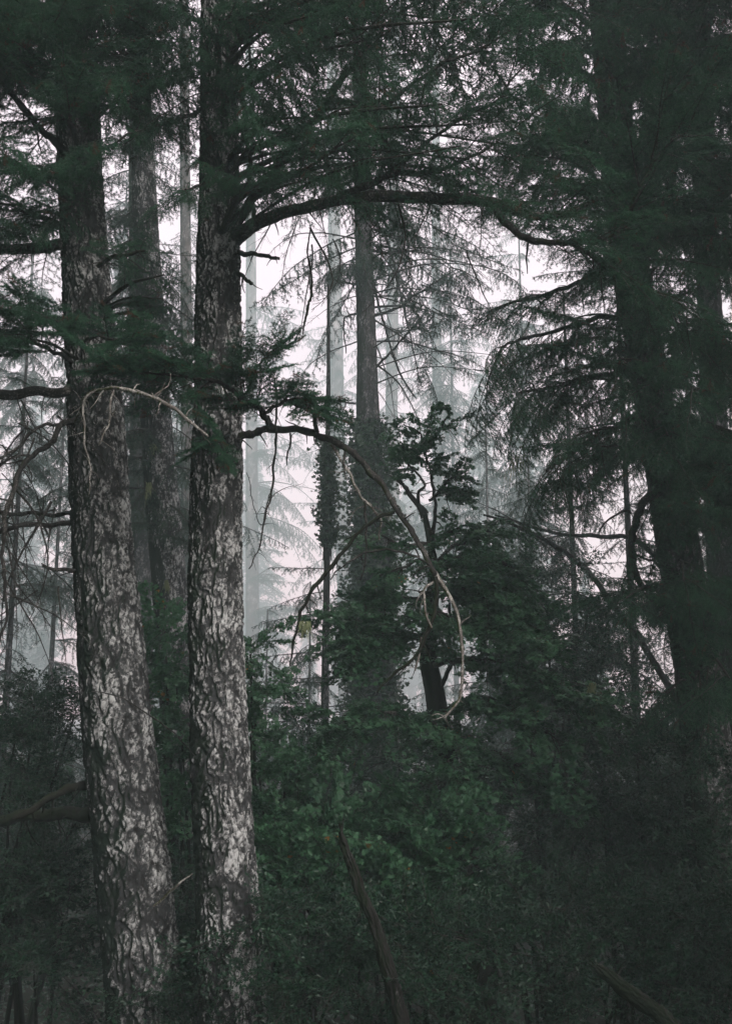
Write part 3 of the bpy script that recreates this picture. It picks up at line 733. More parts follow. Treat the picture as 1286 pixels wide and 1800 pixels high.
# bare hanging twigs left of the left front fir
rs = np.random.RandomState(5)
for (x, y, d, az, pit, s) in [(30, 800, 9.8, 200, -.9, .7), (60, 770, 9.8, 260, -1.2, .6), (8, 940, 9.7, 300, -1.3, .8), (15, 900, 9.7, 350, -1.2, .7), (5, 1010, 9.7, 20, -1.2, .7), (20, 850, 9.7, 330, -1.1, .8),
                              (10, 960, 9.7, 340, -1.0, .8), (40, 925, 10.4, 300, -1.3, .5), (90, 920, 10.5, 280, -1.4, .45), (6, 1040, 9.7, 340, -.7, .7), (30, 690, 10, 290, -1.3, .6), (80, 690, 10.1, 250, -1.3, .6), (50, 740, 10, 270, -1.2, .6)] + [(rs.uniform(-10, 120), rs.uniform(690, 1060), rs.uniform(9.5, 11), rs.uniform(180, 380), rs.uniform(-1.35, -.8), rs.uniform(.5, .95)) for _ in range(16)]:
    v = (math.cos(R(az)), math.sin(R(az)) * .5, math.tan(pit) * .6)
    link('bare_twig', BARE[rs.randint(4)], t1, tuple(P(x, y, d) - b1), spray_rot(v, rs.uniform(-1, 1)), s * .75)
for (x, y, d, s) in [(560, 357, 9.5, .35), (640, 350, 9.3, .4), (760, 352, 9, .4), (850, 360, 8.9, .45), (480, 380, 9.6, .35), (820, 440, 8.9, .5), (545, 400, 9.5, .5), (548, 430, 9.5, .4), (585, 420, 9.5, .3), (700, 360, 9.2, .5), (520, 395, 9.6, .35)]:
    v = (rs.uniform(-.5, .5), -.3, -1.2)
    link('bare_twig', BARE[rs.randint(4)], t2, tuple(P(x, y, d) - b2), spray_rot(v, rs.uniform(-1, 1)), s)

# upper boughs of both front firs above and around the frame top, enlarged and thickened for overhead shade
crown_boughs(t1, b1, p1, BOUGH, 130, 10.6, 21, rs, 1.3, 2.0, down=.12)
crown_boughs(t2, b2, p2, BOUGH, 130, 10.6, 21, rs, 1.3, 2.0, down=.12)

# ------------------------------------------------------------------ right-hand fir behind drooping foliage
r9 = [(900, -2400, 24), (1000, -900, 44), (1040, -300, 56), (1080, 200, 64), (1105, 450, 68), (1130, 600, 66), (1160, 780, 69), (1190, 950, 74), (1215, 1100, 80), (1240, 1300, 86), (1262, 1500, 104), (1290, 1800, 112)]
t9, b9, p9, q9 = make_tree('fir_tree', 'dark fir trunk leaning left behind drooping foliage, the broad trunk right of the clearing', r9, 13.0, BARK_DARK, 150, 0.02, 0.014, 3)
limbs_on(t9, b9, [
    ([(1150, 860, 16, 12.8), (1128, 885, 14, 12.6), (1113, 930, 13, 12.5), (1112, 985, 12, 12.5), (1125, 1030, 9, 12.5)], 12.8, 0, dict(mat=TWIG, sides=10)),
    ([(1113, 975, 5, 12.5), (1135, 985, 4, 12.5), (1160, 985, 3, 12.5)], 12.8, 0, dict(mat=TWIG)),
    ([(1110, 900, 4, 12.6), (1085, 905, 4, 12.4), (1050, 935, 3, 12.3)], 12.8, 0, dict(mat=TWIG)),
    ([(1120, 560, 12, 13), (1060, 560, 10, 12.6), (980, 580, 8, 12.3), (900, 600, 5, 12.1), (870, 625, 3, 12)], 12.8, 22, dict(smin=.6, smax=1.05, lib=HANGSPRAY, down=.4, t0=.1)),
    ([(1130, 650, 12, 13), (1060, 660, 10, 12.6), (980, 680, 8, 12.3), (910, 690, 5, 12.1)], 12.8, 20, dict(smin=.7, smax=1.1, lib=HANGSPRAY, down=.5, t0=.1)),
    ([(1110, 480, 12, 13), (1040, 490, 10, 12.8), (960, 515, 7, 12.6), (880, 540, 4, 12.5)], 12.8, 16, dict(smin=.6, smax=.95, lib=SPRAY, down=.2, t0=.1)),
    ([(1140, 720, 12, 13), (1080, 750, 10, 12.6), (1010, 790, 8, 12.3), (960, 830, 5, 12.1)], 12.8, 18, dict(smin=.7, smax=1.1, lib=HANGSPRAY, down=.5, t0=.1)),
    ([(1180, 620, 12, 12.9), (1220, 600, 10, 12.3), (1280, 610, 8, 12)], 12.8, 16, dict(smin=.8, smax=1.2, lib=HANGSPRAY, down=.3)),
    ([(1180, 750, 12, 12.8), (1230, 740, 10, 12.2), (1290, 760, 8, 12)], 12.8, 16, dict(smin=.8, smax=1.2, lib=HANGSPRAY, down=.3)),
    ([(1180, 860, 12, 12.8), (1230, 850, 10, 12.2), (1290, 870, 8, 12)], 12.8, 14, dict(smin=.8, smax=1.2, lib=HANGSPRAY, down=.3)),
    ([(1200, 1030, 10, 12.8), (1150, 1035, 8, 12.2), (1090, 1040, 6, 12)], 12.8, 14, dict(smin=.6, smax=.9, lib=SPRAY, down=.1)),
    ([(1220, 1050, 10, 12.8), (1260, 1045, 8, 12.2), (1310, 1050, 6, 12)], 12.8, 12, dict(smin=.6, smax=.9, lib=SPRAY, down=.1)),
    ([(1080, 250, 12, 13), (1000, 230, 10, 12.5), (930, 250, 8, 12)], 12.8, 14, dict(smin=.8, smax=1.2, lib=SPRAY, down=.2)),
    ([(1090, 330, 12, 13), (1010, 330, 10, 12.5), (930, 330, 8, 12)], 12.8, 14, dict(smin=.7, smax=1.0, lib=SPRAY, down=.2)),
    ([(1110, 400, 12, 13), (1180, 390, 10, 12.3), (1260, 400, 8, 12)], 12.8, 16, dict(smin=.9, smax=1.3, lib=HANGSPRAY, down=.2)),
    ([(1100, 280, 12, 13), (1180, 270, 10, 12.3), (1280, 290, 8, 12)], 12.8, 16, dict(smin=.9, smax=1.3, lib=SPRAY, down=.2)),
    ([(1080, 130, 12, 13), (1160, 110, 10, 12.3), (1260, 130, 8, 12)], 12.8, 16, dict(smin=.9, smax=1.3, lib=SPRAY, down=.2)),
    ([(1060, 20, 12, 13), (1160, -10, 10, 12.3), (1260, 0, 8, 12)], 12.8, 16, dict(smin=.9, smax=1.3, lib=SPRAY, down=.2)),
    ([(1060, 60, 12, 13), (1000, 20, 10, 12.3), (940, 0, 8, 12)], 12.8, 12, dict(smin=.8, smax=1.1, lib=SPRAY, down=.2)),
], SPRAY, 600)
crown_boughs(t9, b9, p9, BOUGH, 40, 9.3, 13, rs, .9, 1.3, down=.3, azs=[(R(-80), R(30))])
crown_boughs(t9, b9, p9, BOUGH, 130, 12.0, 21, rs, 1.3, 2.0, down=.12)  # crown above the frame, enlarged to shade the near haze


def fill(tree, regions, lib, seed, sname='branch'):
    """limbs from the trunk out to points of a region, each carrying a few foliage branchlets"""
    root, base, path, rad = tree; rs = np.random.RandomState(seed)
    for (x0, y0, x1, y1, n, d0, d1, smin, smax, down) in regions:
        for k in range(n):
            for _ in range(30):
                x, y = rs.uniform(x0, x1), rs.uniform(y0, y1)
                if not in_gap(x, y): break
            tip = P(x, y, rs.uniform(d0, d1))
            st = at_y(path, tip[2] + rs.uniform(-.1, .5) * np.hypot(*(tip - path[len(path) // 2])[:2]) * .35)
            v = tip - st; ln = np.linalg.norm(v); v /= ln
            u = st + v * (ln * .5) + np.array([0, 0, .08 * ln])
            pth = smooth_path([st, u, tip], 6)
            mb = MB(); tube(mb, pth, np.linspace(.028, .008, len(pth)) * rs.uniform(.7, 1.3), 5, 0, rough=.2)
            o = link('branch', mb.mesh('branch', [TWIG], True, base), root)
            for j in range(3):
                p = pth[[6, 9, 11][j]]
                w = v + rs.normal(size=3) * np.array([.6, .6, .15]) + np.array([0, 0, -down])
                link('needle_spray', lib[rs.randint(len(lib))], o, tuple(p - base), spray_rot(w, rs.uniform(-.4, .4)), rs.uniform(smin, smax) * (.8 if j else 1))
T2T, T1T, T9T = (t2, b2, p2, q2), (t1, b1, p1, q1), (t9, b9, p9, q9)
fill(T2T, [(330, -60, 460, 170, 7, 8.7, 9.5, .5, .8, .2), (440, -40, 700, 330, 10, 8.3, 9.8, .55, .85, .1), (700, -40, 900, 330, 10, 8.0, 9.4, .5, .8, .1), (430, 250, 620, 330, 5, 8.6, 9.2, .3, .5, .05)], FINE, 801)
fill(T1T, [(-20, -60, 330, 230, 20, 9.0, 10.8, .6, .95, .1), (60, 60, 170, 240, 5, 8.9, 9.8, .5, .7, .2), (-20, -40, 90, 420, 10, 8.8, 10.2, .6, .95, .1), (180, -40, 320, 120, 4, 9.2, 11, .6, .9, .1), (-20, 500, 120, 600, 3, 8.9, 10.0, .3, .55, -.05), (200, 420, 300, 620, 5, 9, 10, .25, .4, 0)], FINE, 802)
fill(T9T, [(1000, -40, 1190, 470, 14, 10.8, 12.2, .6, .95, .15), (900, -40, 1290, 330, 20, 10.0, 12.3, .8, 1.2, .1), (1150, 330, 1300, 900, 22, 10.5, 12.3, .7, 1.1, .35), (1040, 330, 1180, 560, 7, 11.2, 12.3, .6, .9, .3), (900, 560, 1100, 700, 7, 11.5, 12.5, .5, .9, .4), (960, 700, 1110, 830, 6, 11.5, 12.5, .5, .8, .5), (1060, 1020, 1290, 1120, 10, 11, 12.3, .5, .8, .1), (1150, 850, 1290, 1250, 10, 10.5, 12.0, .6, .9, .45), (1080, 500, 1200, 800, 8, 11, 12.2, .5, .8, .6)], FINE, 803)
# second dark fir at the right edge
r10 = [(1205, -600, 30), (1225, 0, 38), (1245, 500, 44), (1262, 900, 48), (1285, 1300, 52), (1310, 1800, 58)]
t10, b10, p10, q10 = make_tree('fir_tree', 'darkest fir at the right edge, its stem hidden by hanging boughs', r10, 19.0, BARK_DARK, 60, 0.05, 0.012, 4)
crown_boughs(t10, b10, p10, BOUGH, 70, 1.2, 15, rs, .75, 1.1, down=.5, taper=.3)

# ------------------------------------------------------------------ trunks behind the front pair
t3, b3, p3, q3 = make_tree('fir_tree', 'mottled fir trunk seen in the gap between the two large lichened trunks',
    [(225, -600, 34), (240, 0, 40), (252, 300, 44), (264, 560, 50), (272, 700, 54), (287, 900, 60), (302, 1080, 62), (318, 1300, 66), (340, 1700, 72)], 18.0, BARK, 110, 0.028, 0.014, 5)
crown_boughs(t3, b3, p3, BOUGH, 70, 4.5, 14, rs, .6, .95, down=.4)
t3b, b3b, p3b, q3b = make_tree('fir_tree', 'plain dark straight trunk just left of the mottled trunk in the gap',
    [(236, -400, 26), (240, 200, 30), (243, 600, 33), (246, 900, 36), (250, 1200, 38), (254, 1600, 42)], 26.0, BARK_DARK, 40, 0.09, 0.012, 6)
crown_boughs(t3b, b3b, p3b, BOUGH, 90, 6, 17, rs, .8, 1.2, down=.4)
t3c, b3c, p3c, q3c = make_tree('fir_tree', 'slim grey trunk in haze hugging the left side of the arched-limb fir',
    [(322, -200, 16), (326, 400, 20), (330, 900, 24), (333, 1300, 28)], 42.0, BARK_FAR, 16, 0.4, 0.01, 7)
crown_boughs(t3c, b3c, p3c, BOUGH, 40, 9, 24, rs, 1.2, 1.8, down=.3)

# centre trunk with ivy
t4, b4, p4, q4 = make_tree('fir_tree', 'tall straight trunk in the middle of the clearing, its lower half wrapped in ivy',
    [(622, -300, 22), (632, 100, 26), (638, 380, 31), (644, 600, 36), (647, 750, 43), (652, 900, 56), (654, 1050, 66), (655, 1200, 70), (656, 1500, 78)], 26.0, BARK_DARK, 90, 0.045, 0.02, 8)
limbs_on(t4, b4, [
    ([(655, 555, 6, 26), (700, 540, 5, 25.6), (735, 515, 4, 25.3), (790, 480, 3, 25)], 26, 0, dict(mat=TWIG)),
    ([(660, 645, 5, 26), (690, 615, 4, 25.6), (712, 590, 4, 25.3), (740, 560, 3, 25)], 26, 0, dict(mat=TWIG)),
    ([(650, 440, 6, 26), (690, 445, 5, 26), (735, 440, 4, 26)], 26, 0, dict(mat=TWIG)),
    ([(628, 500, 5, 26), (600, 495, 4, 26), (577, 490, 3, 26)], 26, 0, dict(mat=TWIG, name='branch_stub')),
    ([(625, 710, 4, 26), (605, 706, 3, 26), (592, 704, 3, 26)], 26, 0, dict(mat=TWIG, name='branch_stub')),
    ([(628, 550, 5, 26), (612, 555, 4, 26), (605, 565, 3, 25.8), (608, 620, 2, 25.8)], 26, 0, dict(mat=TWIG)),
    ([(650, 380, 6, 26), (680, 420, 5, 26.2), (700, 500, 4, 26.3), (720, 590, 3, 26.3), (740, 680, 2, 26.3)], 26, 0, dict(mat=TWIG)),
    ([(652, 480, 6, 26), (672, 560, 4, 26.2), (700, 650, 4, 26.3), (730, 700, 2, 26.3)], 26, 0, dict(mat=TWIG)),
], SPRAY, 640)
for (x, y, az, pit, s) in [(655, 560, -10, -.6, 1.3), (655, 500, 10, -.9, 1.4), (650, 430, 0, -.3, 1.5), (660, 640, -20, -.8, 1.2), (655, 600, 20, -1.0, 1.3), (628, 600, 190, -.5, .9), (628, 520, 170, -.3, .9), (655, 680, 0, -.7, 1.0),
                           (650, 400, 30, -.2, 1.6), (630, 420, 180, .1, 1.1), (640, 340, 200, .2, 1.3), (645, 350, -20, -.1, 1.7), (655, 520, -40, -.5, 1.4)]:
    link('bare_branch', BARE[rs.randint(4)], t4, tuple(P(x, y, 26) - b4), spray_rot((math.cos(R(az)), math.sin(R(az)), math.tan(pit)), rs.uniform(-1, 1)), s)
for (x, y, d, az, s) in [(660, 470, 26, -10, .9), (700, 520, 25.5, -20, .9), (740, 500, 25.2, -30, .9), (790, 470, 25, -60, .8), (760, 540, 25, 10, .8), (720, 570, 25.2, -40, .6), (655, 430, 26, 20, 1.0), (700, 440, 26, 0, .9), (760, 400, 26, -20, .9), (800, 430, 26, 0, .9), (820, 520, 26, 0, .8)]:
    link('branch', BOUGH[rs.randint(4)], t4, tuple(P(x, y, d) - b4), spray_rot((math.cos(R(az)), math.sin(R(az)), -.7), 0), s)
crown_boughs(t4, b4, p4, BOUGH, 46, 12.5, 24, rs, 1.0, 1.5, down=.4)

fill((t4, b4, p4, q4), [(690, 390, 900, 700, 16, 23.5, 27, .45, .75, .5), (560, 380, 620, 560, 3, 24, 27, .3, .5, .5)], BOUGH, 810)

# pale trunks fading into the fog
fogtrunks = [
    ('pale fog-greyed trunk with forked bare limbs, left of the ivy-wrapped centre trunk', [(580, -100, 18), (586, 300, 22), (590, 600, 26), (596, 850, 28), (606, 1000, 30), (612, 1300, 32)], 135),
    ('faint grey trunk in fog just right of the ivy-wrapped centre trunk', [(696, 0, 15), (692, 400, 20), (688, 700, 22), (690, 900, 24), (694, 1300, 27)], 128),
    ('thin fog-faded trunk above the maple crown, right of the two central grey trunks', [(766, 0, 13), (766, 450, 16), (768, 750, 18), (768, 980, 19), (768, 1250, 21)], 140),
]
for k, (lab, rows, d) in enumerate(fogtrunks):
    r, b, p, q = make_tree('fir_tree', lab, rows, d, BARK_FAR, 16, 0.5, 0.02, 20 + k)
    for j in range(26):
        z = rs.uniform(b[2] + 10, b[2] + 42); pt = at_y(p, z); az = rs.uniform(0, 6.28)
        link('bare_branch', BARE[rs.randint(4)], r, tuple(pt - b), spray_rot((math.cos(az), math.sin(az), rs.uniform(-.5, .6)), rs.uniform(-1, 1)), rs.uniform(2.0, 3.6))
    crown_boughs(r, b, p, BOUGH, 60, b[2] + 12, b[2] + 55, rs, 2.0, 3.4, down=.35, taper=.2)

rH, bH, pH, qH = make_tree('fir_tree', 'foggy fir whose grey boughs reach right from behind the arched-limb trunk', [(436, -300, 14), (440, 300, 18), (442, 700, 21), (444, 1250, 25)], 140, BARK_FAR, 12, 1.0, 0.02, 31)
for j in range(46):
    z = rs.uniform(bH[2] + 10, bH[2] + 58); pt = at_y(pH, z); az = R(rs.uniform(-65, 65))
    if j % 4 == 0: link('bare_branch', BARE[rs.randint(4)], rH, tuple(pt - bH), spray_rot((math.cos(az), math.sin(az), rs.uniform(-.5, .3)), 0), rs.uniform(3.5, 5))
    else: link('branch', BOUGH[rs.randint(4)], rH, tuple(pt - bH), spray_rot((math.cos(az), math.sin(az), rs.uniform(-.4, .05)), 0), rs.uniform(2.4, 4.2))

# thin stem with ivy on its upper part and flat mossy side branches
t8, b8, p8, q8 = make_tree('young_fir_tree', 'thin straight young fir with flat mossy side branches, left of the ivy-wrapped trunk',
    [(577, 500, 5), (577, 640, 7), (576, 780, 9), (575, 950, 11), (572, 1150, 13), (570, 1350, 15), (568, 1500, 16)], 22.0, BARK_DARK, 16, 0.12, 0.004, 9)
for (y, az, s, dn) in [(1000, 185, .9, -.1), (1080, 170, 1.0, -.15), (1100, -10, .7, -.2), (1150, 190, 1.1, -.1), (1150, 10, .8, .3), (1200, 175, 1.0, -.1), (1243, 182, 1.3, 0), (1243, 0, .9, 0), (1255, 0, .9, -.02), (1262, 178, 1.2, 0), (1275, 182, 1.4, -.02),
                       (1285, 0, 1.0, -.05), (1190, 230, 1, -.2), (1040, 150, .9, -.2), (1060, 0, .6, -.3), (1290, 220, 1.2, -.1), (1310, 190, 1.1, -.2), (1310, 330, 1, -.2)]:
    link('branch', BOUGH[[0, 2][rs.randint(2)]], t8, tuple(P(573, y, 22) - b8), spray_rot((math.cos(R(az)), math.sin(R(az)), dn), 0), s * .62)

# ------------------------------------------------------------------ ivy
def ivy(name, label, path, rad, z0, z1, n, size, rs, spread=.25, base=None, loose=1.0):
    zz = rs.uniform(z0, z1, n); i = np.clip(np.searchsorted(path[:, 2], zz), 1, len(path) - 1)
    th = rs.uniform(0, 2 * math.pi, n); nrm = np.stack([np.cos(th), np.sin(th), rs.uniform(-.3, .5, n)], 1)
    off = np.abs(rs.normal(size=n)) * spread * (0.5 + noise3(np.stack([np.cos(th) * 2, np.sin(th) * 2, zz * 1.1], 1)) * loose).clip(.05)
    ctr = path[i]; ctr = ctr + (zz - ctr[:, 2])[:, None] * np.array([0, 0, 1.0])
    p = ctr + nrm * (rad[i] + off + .01)[:, None]
    mb = MB(); d = rs.normal(size=(n, 3)) * .5 + np.array([0, 0, -1.0]); d /= np.linalg.norm(d, axis=1)[:, None]
    leaves(mb, p, d, size, rs, 1, rs.uniform(.1, .9, n), OUT, .6, .5)
    for k in range(7):
        a = rs.uniform(0, 6.28); zz = np.linspace(z0 - .3, z1, 26); i = np.clip(np.searchsorted(path[:, 2], zz), 1, len(path) - 1)
        aa = a + np.cumsum(rs.normal(size=26) * .25)
        c = path[i].copy(); c[:, 2] = zz
        c[:, 0] += np.cos(aa) * (rad[i] + .02); c[:, 1] += np.sin(aa) * (rad[i] + .02)
        tube(mb, c, .012, 4, 0)
    base = c[0]
    o = link(name, mb.mesh(name, [TWIG, IVYLEAF], False, base), None, tuple(base)); tag(o, label, 'ivy')
rs = np.random.RandomState(9)
ivy('climbing_ivy', 'bushy ivy wrapped round the middle of the tall central trunk', p4, q4, float(P(0, 1450, 26)[2]), float(P(0, 740, 26)[2]), 11000, .10, rs, .38)
ivy('climbing_ivy', 'ragged ivy clothing the upper part of the thin young fir', p8, q8, float(P(0, 960, 22)[2]), float(P(0, 770, 22)[2]), 2400, .08, rs, .17)

# ------------------------------------------------------------------ broadleaf tree in the clearing
t5, b5, p5, q5 = make_tree('maple_tree', 'broadleaf maple with a dark mossy trunk and bright green leaf layers in the middle',
    [(744, 895, 8), (757, 960, 13), (762, 1010, 19), (757, 1080, 25), (752, 1150, 30), (764, 1220, 34), (782, 1330, 40), (805, 1450, 50), (830, 1600, 56), (850, 1750, 60)], 13.5, MOSSY, 60, 0.035, 0.008, 10)
rs = np.random.RandomState(12)
ML = dict(sname='leafy_spray', smin=.45, smax=.85, down=.05, jit=.05)
limbs_on(t5, b5, [
    ([(745, 905, 8, 13.5), (732, 870, 6, 13.4), (745, 855, 5, 13.3), (735, 835, 4.5, 13.3), (712, 805, 4, 13.3), (722, 795, 2, 13.3)], 13.5, 8, dict(ML, smax=.6, t0=.6)),
    ([(745, 905, 11, 13.5), (720, 868, 8, 13.4), (700, 845, 6, 13.3), (690, 838, 4, 13.3)], 13.5, 0, dict()),
    ([(757, 960, 9, 13.5), (765, 900, 6, 13.5), (762, 850, 5, 13.5), (750, 800, 4, 13.4), (735, 760, 3, 13.3), (710, 745, 2, 13.3)], 13.5, 14, dict(ML, smin=.3, smax=.55, t0=.35)),
    ([(765, 870, 6, 13.5), (790, 840, 5, 13.4), (815, 835, 4, 13.3)], 13.5, 8, dict(ML, smin=.3, smax=.5)),
    ([(752, 880, 6, 13.5), (780, 860, 5, 13.4), (830, 865, 4, 13.3)], 13.5, 8, dict(ML, smin=.3, smax=.5)),
    ([(745, 800, 5, 13.4), (770, 760, 4, 13.4), (790, 725, 3, 13.4)], 13.5, 8, dict(ML, smin=.28, smax=.5)),
    ([(757, 960, 9, 13.5), (740, 955, 8, 13.3), (700, 960, 6, 13.1), (670, 940, 4, 13)], 13.5, 6, dict(ML, smax=.55)),
    ([(760, 1000, 12, 13.5), (800, 990, 10, 13.2), (850, 985, 8, 13.0), (900, 1000, 5, 12.8)], 13.5, 22, ML),
    ([(758, 1030, 12, 13.5), (810, 1040, 10, 13.0), (870, 1050, 8, 12.7), (900, 1070, 5, 12.5)], 13.5, 24, ML),
    ([(756, 1060, 12, 13.5), (700, 1050, 10, 13.2), (650, 1060, 7, 13.0), (610, 1090, 5, 12.8)], 13.5, 22, ML),
    ([(752, 1130, 12, 13.5), (700, 1110, 10, 13.1), (650, 1120, 7, 12.8), (610, 1140, 5, 12.6)], 13.5, 22, ML),
    ([(752, 1100, 12, 13.5), (810, 1090, 10, 13.0), (880, 1100, 8, 12.6), (960, 1130, 5, 12.2)], 13.5, 26, ML),
    ([(754, 1170, 12, 13.5), (820, 1160, 10, 13.0), (890, 1170, 8, 12.6), (980, 1200, 5, 12.2), (1040, 1230, 4, 12.0)], 13.5, 26, ML),
    ([(775, 1300, 12, 13.5), (720, 1260, 10, 13.0), (660, 1250, 8, 12.6), (600, 1270, 5, 12.3)], 13.5, 24, ML),
    ([(770, 1260, 12, 13.5), (830, 1230, 10, 13.0), (900, 1240, 8, 12.6), (960, 1290, 5, 12.3)], 13.5, 24, ML),
    ([(790, 1400, 12, 13.5), (740, 1380, 10, 12.8), (680, 1400, 8, 12.4), (600, 1440, 5, 12)], 13.5, 26, ML),
    ([(800, 1440, 12, 13.5), (770, 1420, 10, 12.6), (720, 1450, 8, 12.2), (650, 1500, 5, 11.8)], 13.5, 26, ML),
    ([(790, 1360, 12, 13.5), (850, 1330, 10, 13), (920, 1350, 8, 12.6), (1000, 1400, 5, 12.3)], 13.5, 20, ML),
    ([(757, 990, 7, 13.5), (800, 960, 6, 13.6), (840, 940, 5, 13.7), (870, 930, 3, 13.8)], 13.5, 10, dict(ML, smax=.6)),
    ([(757, 960, 6, 13.5), (785, 940, 5, 13.3), (830, 925, 4, 13.1), (870, 935, 2, 13)], 13.4, 14, dict(ML, smin=.3, smax=.55)),
    ([(760, 985, 6, 13.4), (735, 985, 5, 13.0), (700, 1000, 4, 12.8), (665, 1010, 2, 12.7)], 13.4, 14, dict(ML, smin=.3, smax=.55)),
    ([(762, 1000, 6, 13.4), (775, 985, 5, 12.9), (800, 980, 4, 12.6), (830, 985, 2, 12.5)], 13.4, 12, dict(ML, smin=.3, smax=.5)),
    ([(757, 1040, 8, 13.4), (740, 1050, 7, 13.0), (760, 1070, 5, 12.6), (790, 1085, 3, 12.4)], 13, 12, dict(ML, smax=.7)),
    ([(770, 1260, 8, 13.4), (755, 1265, 7, 13.0), (780, 1285, 5, 12.6), (820, 1300, 3, 12.4)], 13, 14, dict(ML, smax=.7)),
    ([(785, 1340, 8, 13.4), (790, 1340, 7, 12.8), (800, 1360, 5, 12.2), (830, 1380, 3, 12.0)], 13, 14, dict(ML, smax=.7)),
    ([(757, 1010, 8, 13.5), (800, 1020, 7, 13.2), (850, 1020, 5, 12.9), (890, 1040, 3, 12.7)], 13, 14, dict(ML, smax=.7)),
    ([(760, 1225, 10, 13.5), (790, 1180, 8, 13.4), (788, 1120, 6, 13.4), (790, 1060, 5, 13.4)], 13.5, 6, dict(ML, smax=.6)),
], MAPLE, 700)

# ------------------------------------------------------------------ leafy bushes and low growth
def leafy_tree(name, label, px, py, d, clusters, lib, n, smin, smax, rs, mat=MOSSY, w=12, spread_px=60, cat='bush'):
    """a many-stemmed bush: stems go from its foot to each cluster, sprays fill the clusters"""
    foot = P(px, py, d); foot[2] = gz(foot[0], foot[1])
    root = empty(name, foot, label, cat)
    for (cx, cyy, cd) in clusters:
        tip = P(cx, cyy, cd); mid = (foot + tip) / 2 + np.array([rs.uniform(-.2, .2), rs.uniform(-.2, .2), .15])
        pth = smooth_path(np.array([foot - [0, 0, .1], mid, tip]), 6)
        mb = MB(); tube(mb, pth, W(w, d) / 2 * np.linspace(1, .25, len(pth)), 6, 0, rough=.2)
        o = link('stem', mb.mesh('stem', [mat], True, foot), root)
        for k in range(n):
            q = tip + rs.normal(size=3) * np.array([1, 1.0, .75]) * W(spread_px, cd) * .6
            v = (q - tip) * 1.0 + np.array([0, -.1, .05]) + rs.normal(size=3) * .2
            st = tip + (q - tip) * .4
            link('leafy_spray', lib[rs.randint(len(lib))], o, tuple(st - foot), spray_rot(v, rs.uniform(-.6, .6)), rs.uniform(smin, smax))
rs = np.random.RandomState(21)
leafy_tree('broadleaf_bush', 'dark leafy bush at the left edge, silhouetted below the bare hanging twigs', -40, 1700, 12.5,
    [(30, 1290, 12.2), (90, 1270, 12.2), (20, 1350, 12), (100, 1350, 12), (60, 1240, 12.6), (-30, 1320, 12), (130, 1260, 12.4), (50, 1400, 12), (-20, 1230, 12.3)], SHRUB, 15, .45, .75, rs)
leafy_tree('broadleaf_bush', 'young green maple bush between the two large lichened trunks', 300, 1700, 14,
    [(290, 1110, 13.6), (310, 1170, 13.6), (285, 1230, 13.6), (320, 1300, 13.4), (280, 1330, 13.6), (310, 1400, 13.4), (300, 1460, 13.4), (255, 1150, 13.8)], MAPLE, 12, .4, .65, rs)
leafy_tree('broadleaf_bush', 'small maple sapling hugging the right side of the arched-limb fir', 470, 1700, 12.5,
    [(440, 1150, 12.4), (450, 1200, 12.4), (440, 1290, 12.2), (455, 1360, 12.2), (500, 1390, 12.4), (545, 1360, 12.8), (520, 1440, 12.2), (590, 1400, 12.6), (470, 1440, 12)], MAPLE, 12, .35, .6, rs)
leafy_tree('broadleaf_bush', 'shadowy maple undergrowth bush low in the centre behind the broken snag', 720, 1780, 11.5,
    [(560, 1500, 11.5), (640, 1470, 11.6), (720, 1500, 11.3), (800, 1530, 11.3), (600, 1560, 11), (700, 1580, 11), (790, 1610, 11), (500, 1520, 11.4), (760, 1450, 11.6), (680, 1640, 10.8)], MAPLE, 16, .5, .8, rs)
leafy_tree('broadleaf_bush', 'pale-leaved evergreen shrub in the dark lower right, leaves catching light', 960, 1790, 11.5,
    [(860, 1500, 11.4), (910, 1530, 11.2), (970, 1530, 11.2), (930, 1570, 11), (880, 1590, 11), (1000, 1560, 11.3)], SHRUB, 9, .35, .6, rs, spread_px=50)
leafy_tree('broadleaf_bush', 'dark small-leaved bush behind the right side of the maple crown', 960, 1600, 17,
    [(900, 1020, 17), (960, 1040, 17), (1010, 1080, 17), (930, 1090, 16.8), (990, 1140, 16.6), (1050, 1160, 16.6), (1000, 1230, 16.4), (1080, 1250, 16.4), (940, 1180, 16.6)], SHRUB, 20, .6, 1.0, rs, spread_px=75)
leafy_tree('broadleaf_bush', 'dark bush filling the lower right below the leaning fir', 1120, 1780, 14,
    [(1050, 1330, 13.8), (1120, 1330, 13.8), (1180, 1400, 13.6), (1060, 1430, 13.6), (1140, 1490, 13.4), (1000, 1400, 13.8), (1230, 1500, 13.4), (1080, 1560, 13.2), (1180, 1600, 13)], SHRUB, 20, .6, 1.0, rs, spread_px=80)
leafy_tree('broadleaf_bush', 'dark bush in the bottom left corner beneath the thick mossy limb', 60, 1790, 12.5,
    [(30, 1530, 12), (100, 1520, 12), (20, 1620, 12), (110, 1620, 12), (60, 1700, 11.6), (-30, 1580, 12), (330, 1560, 13), (320, 1650, 13)], SHRUB, 20, .6, 1.0, rs, spread_px=80)

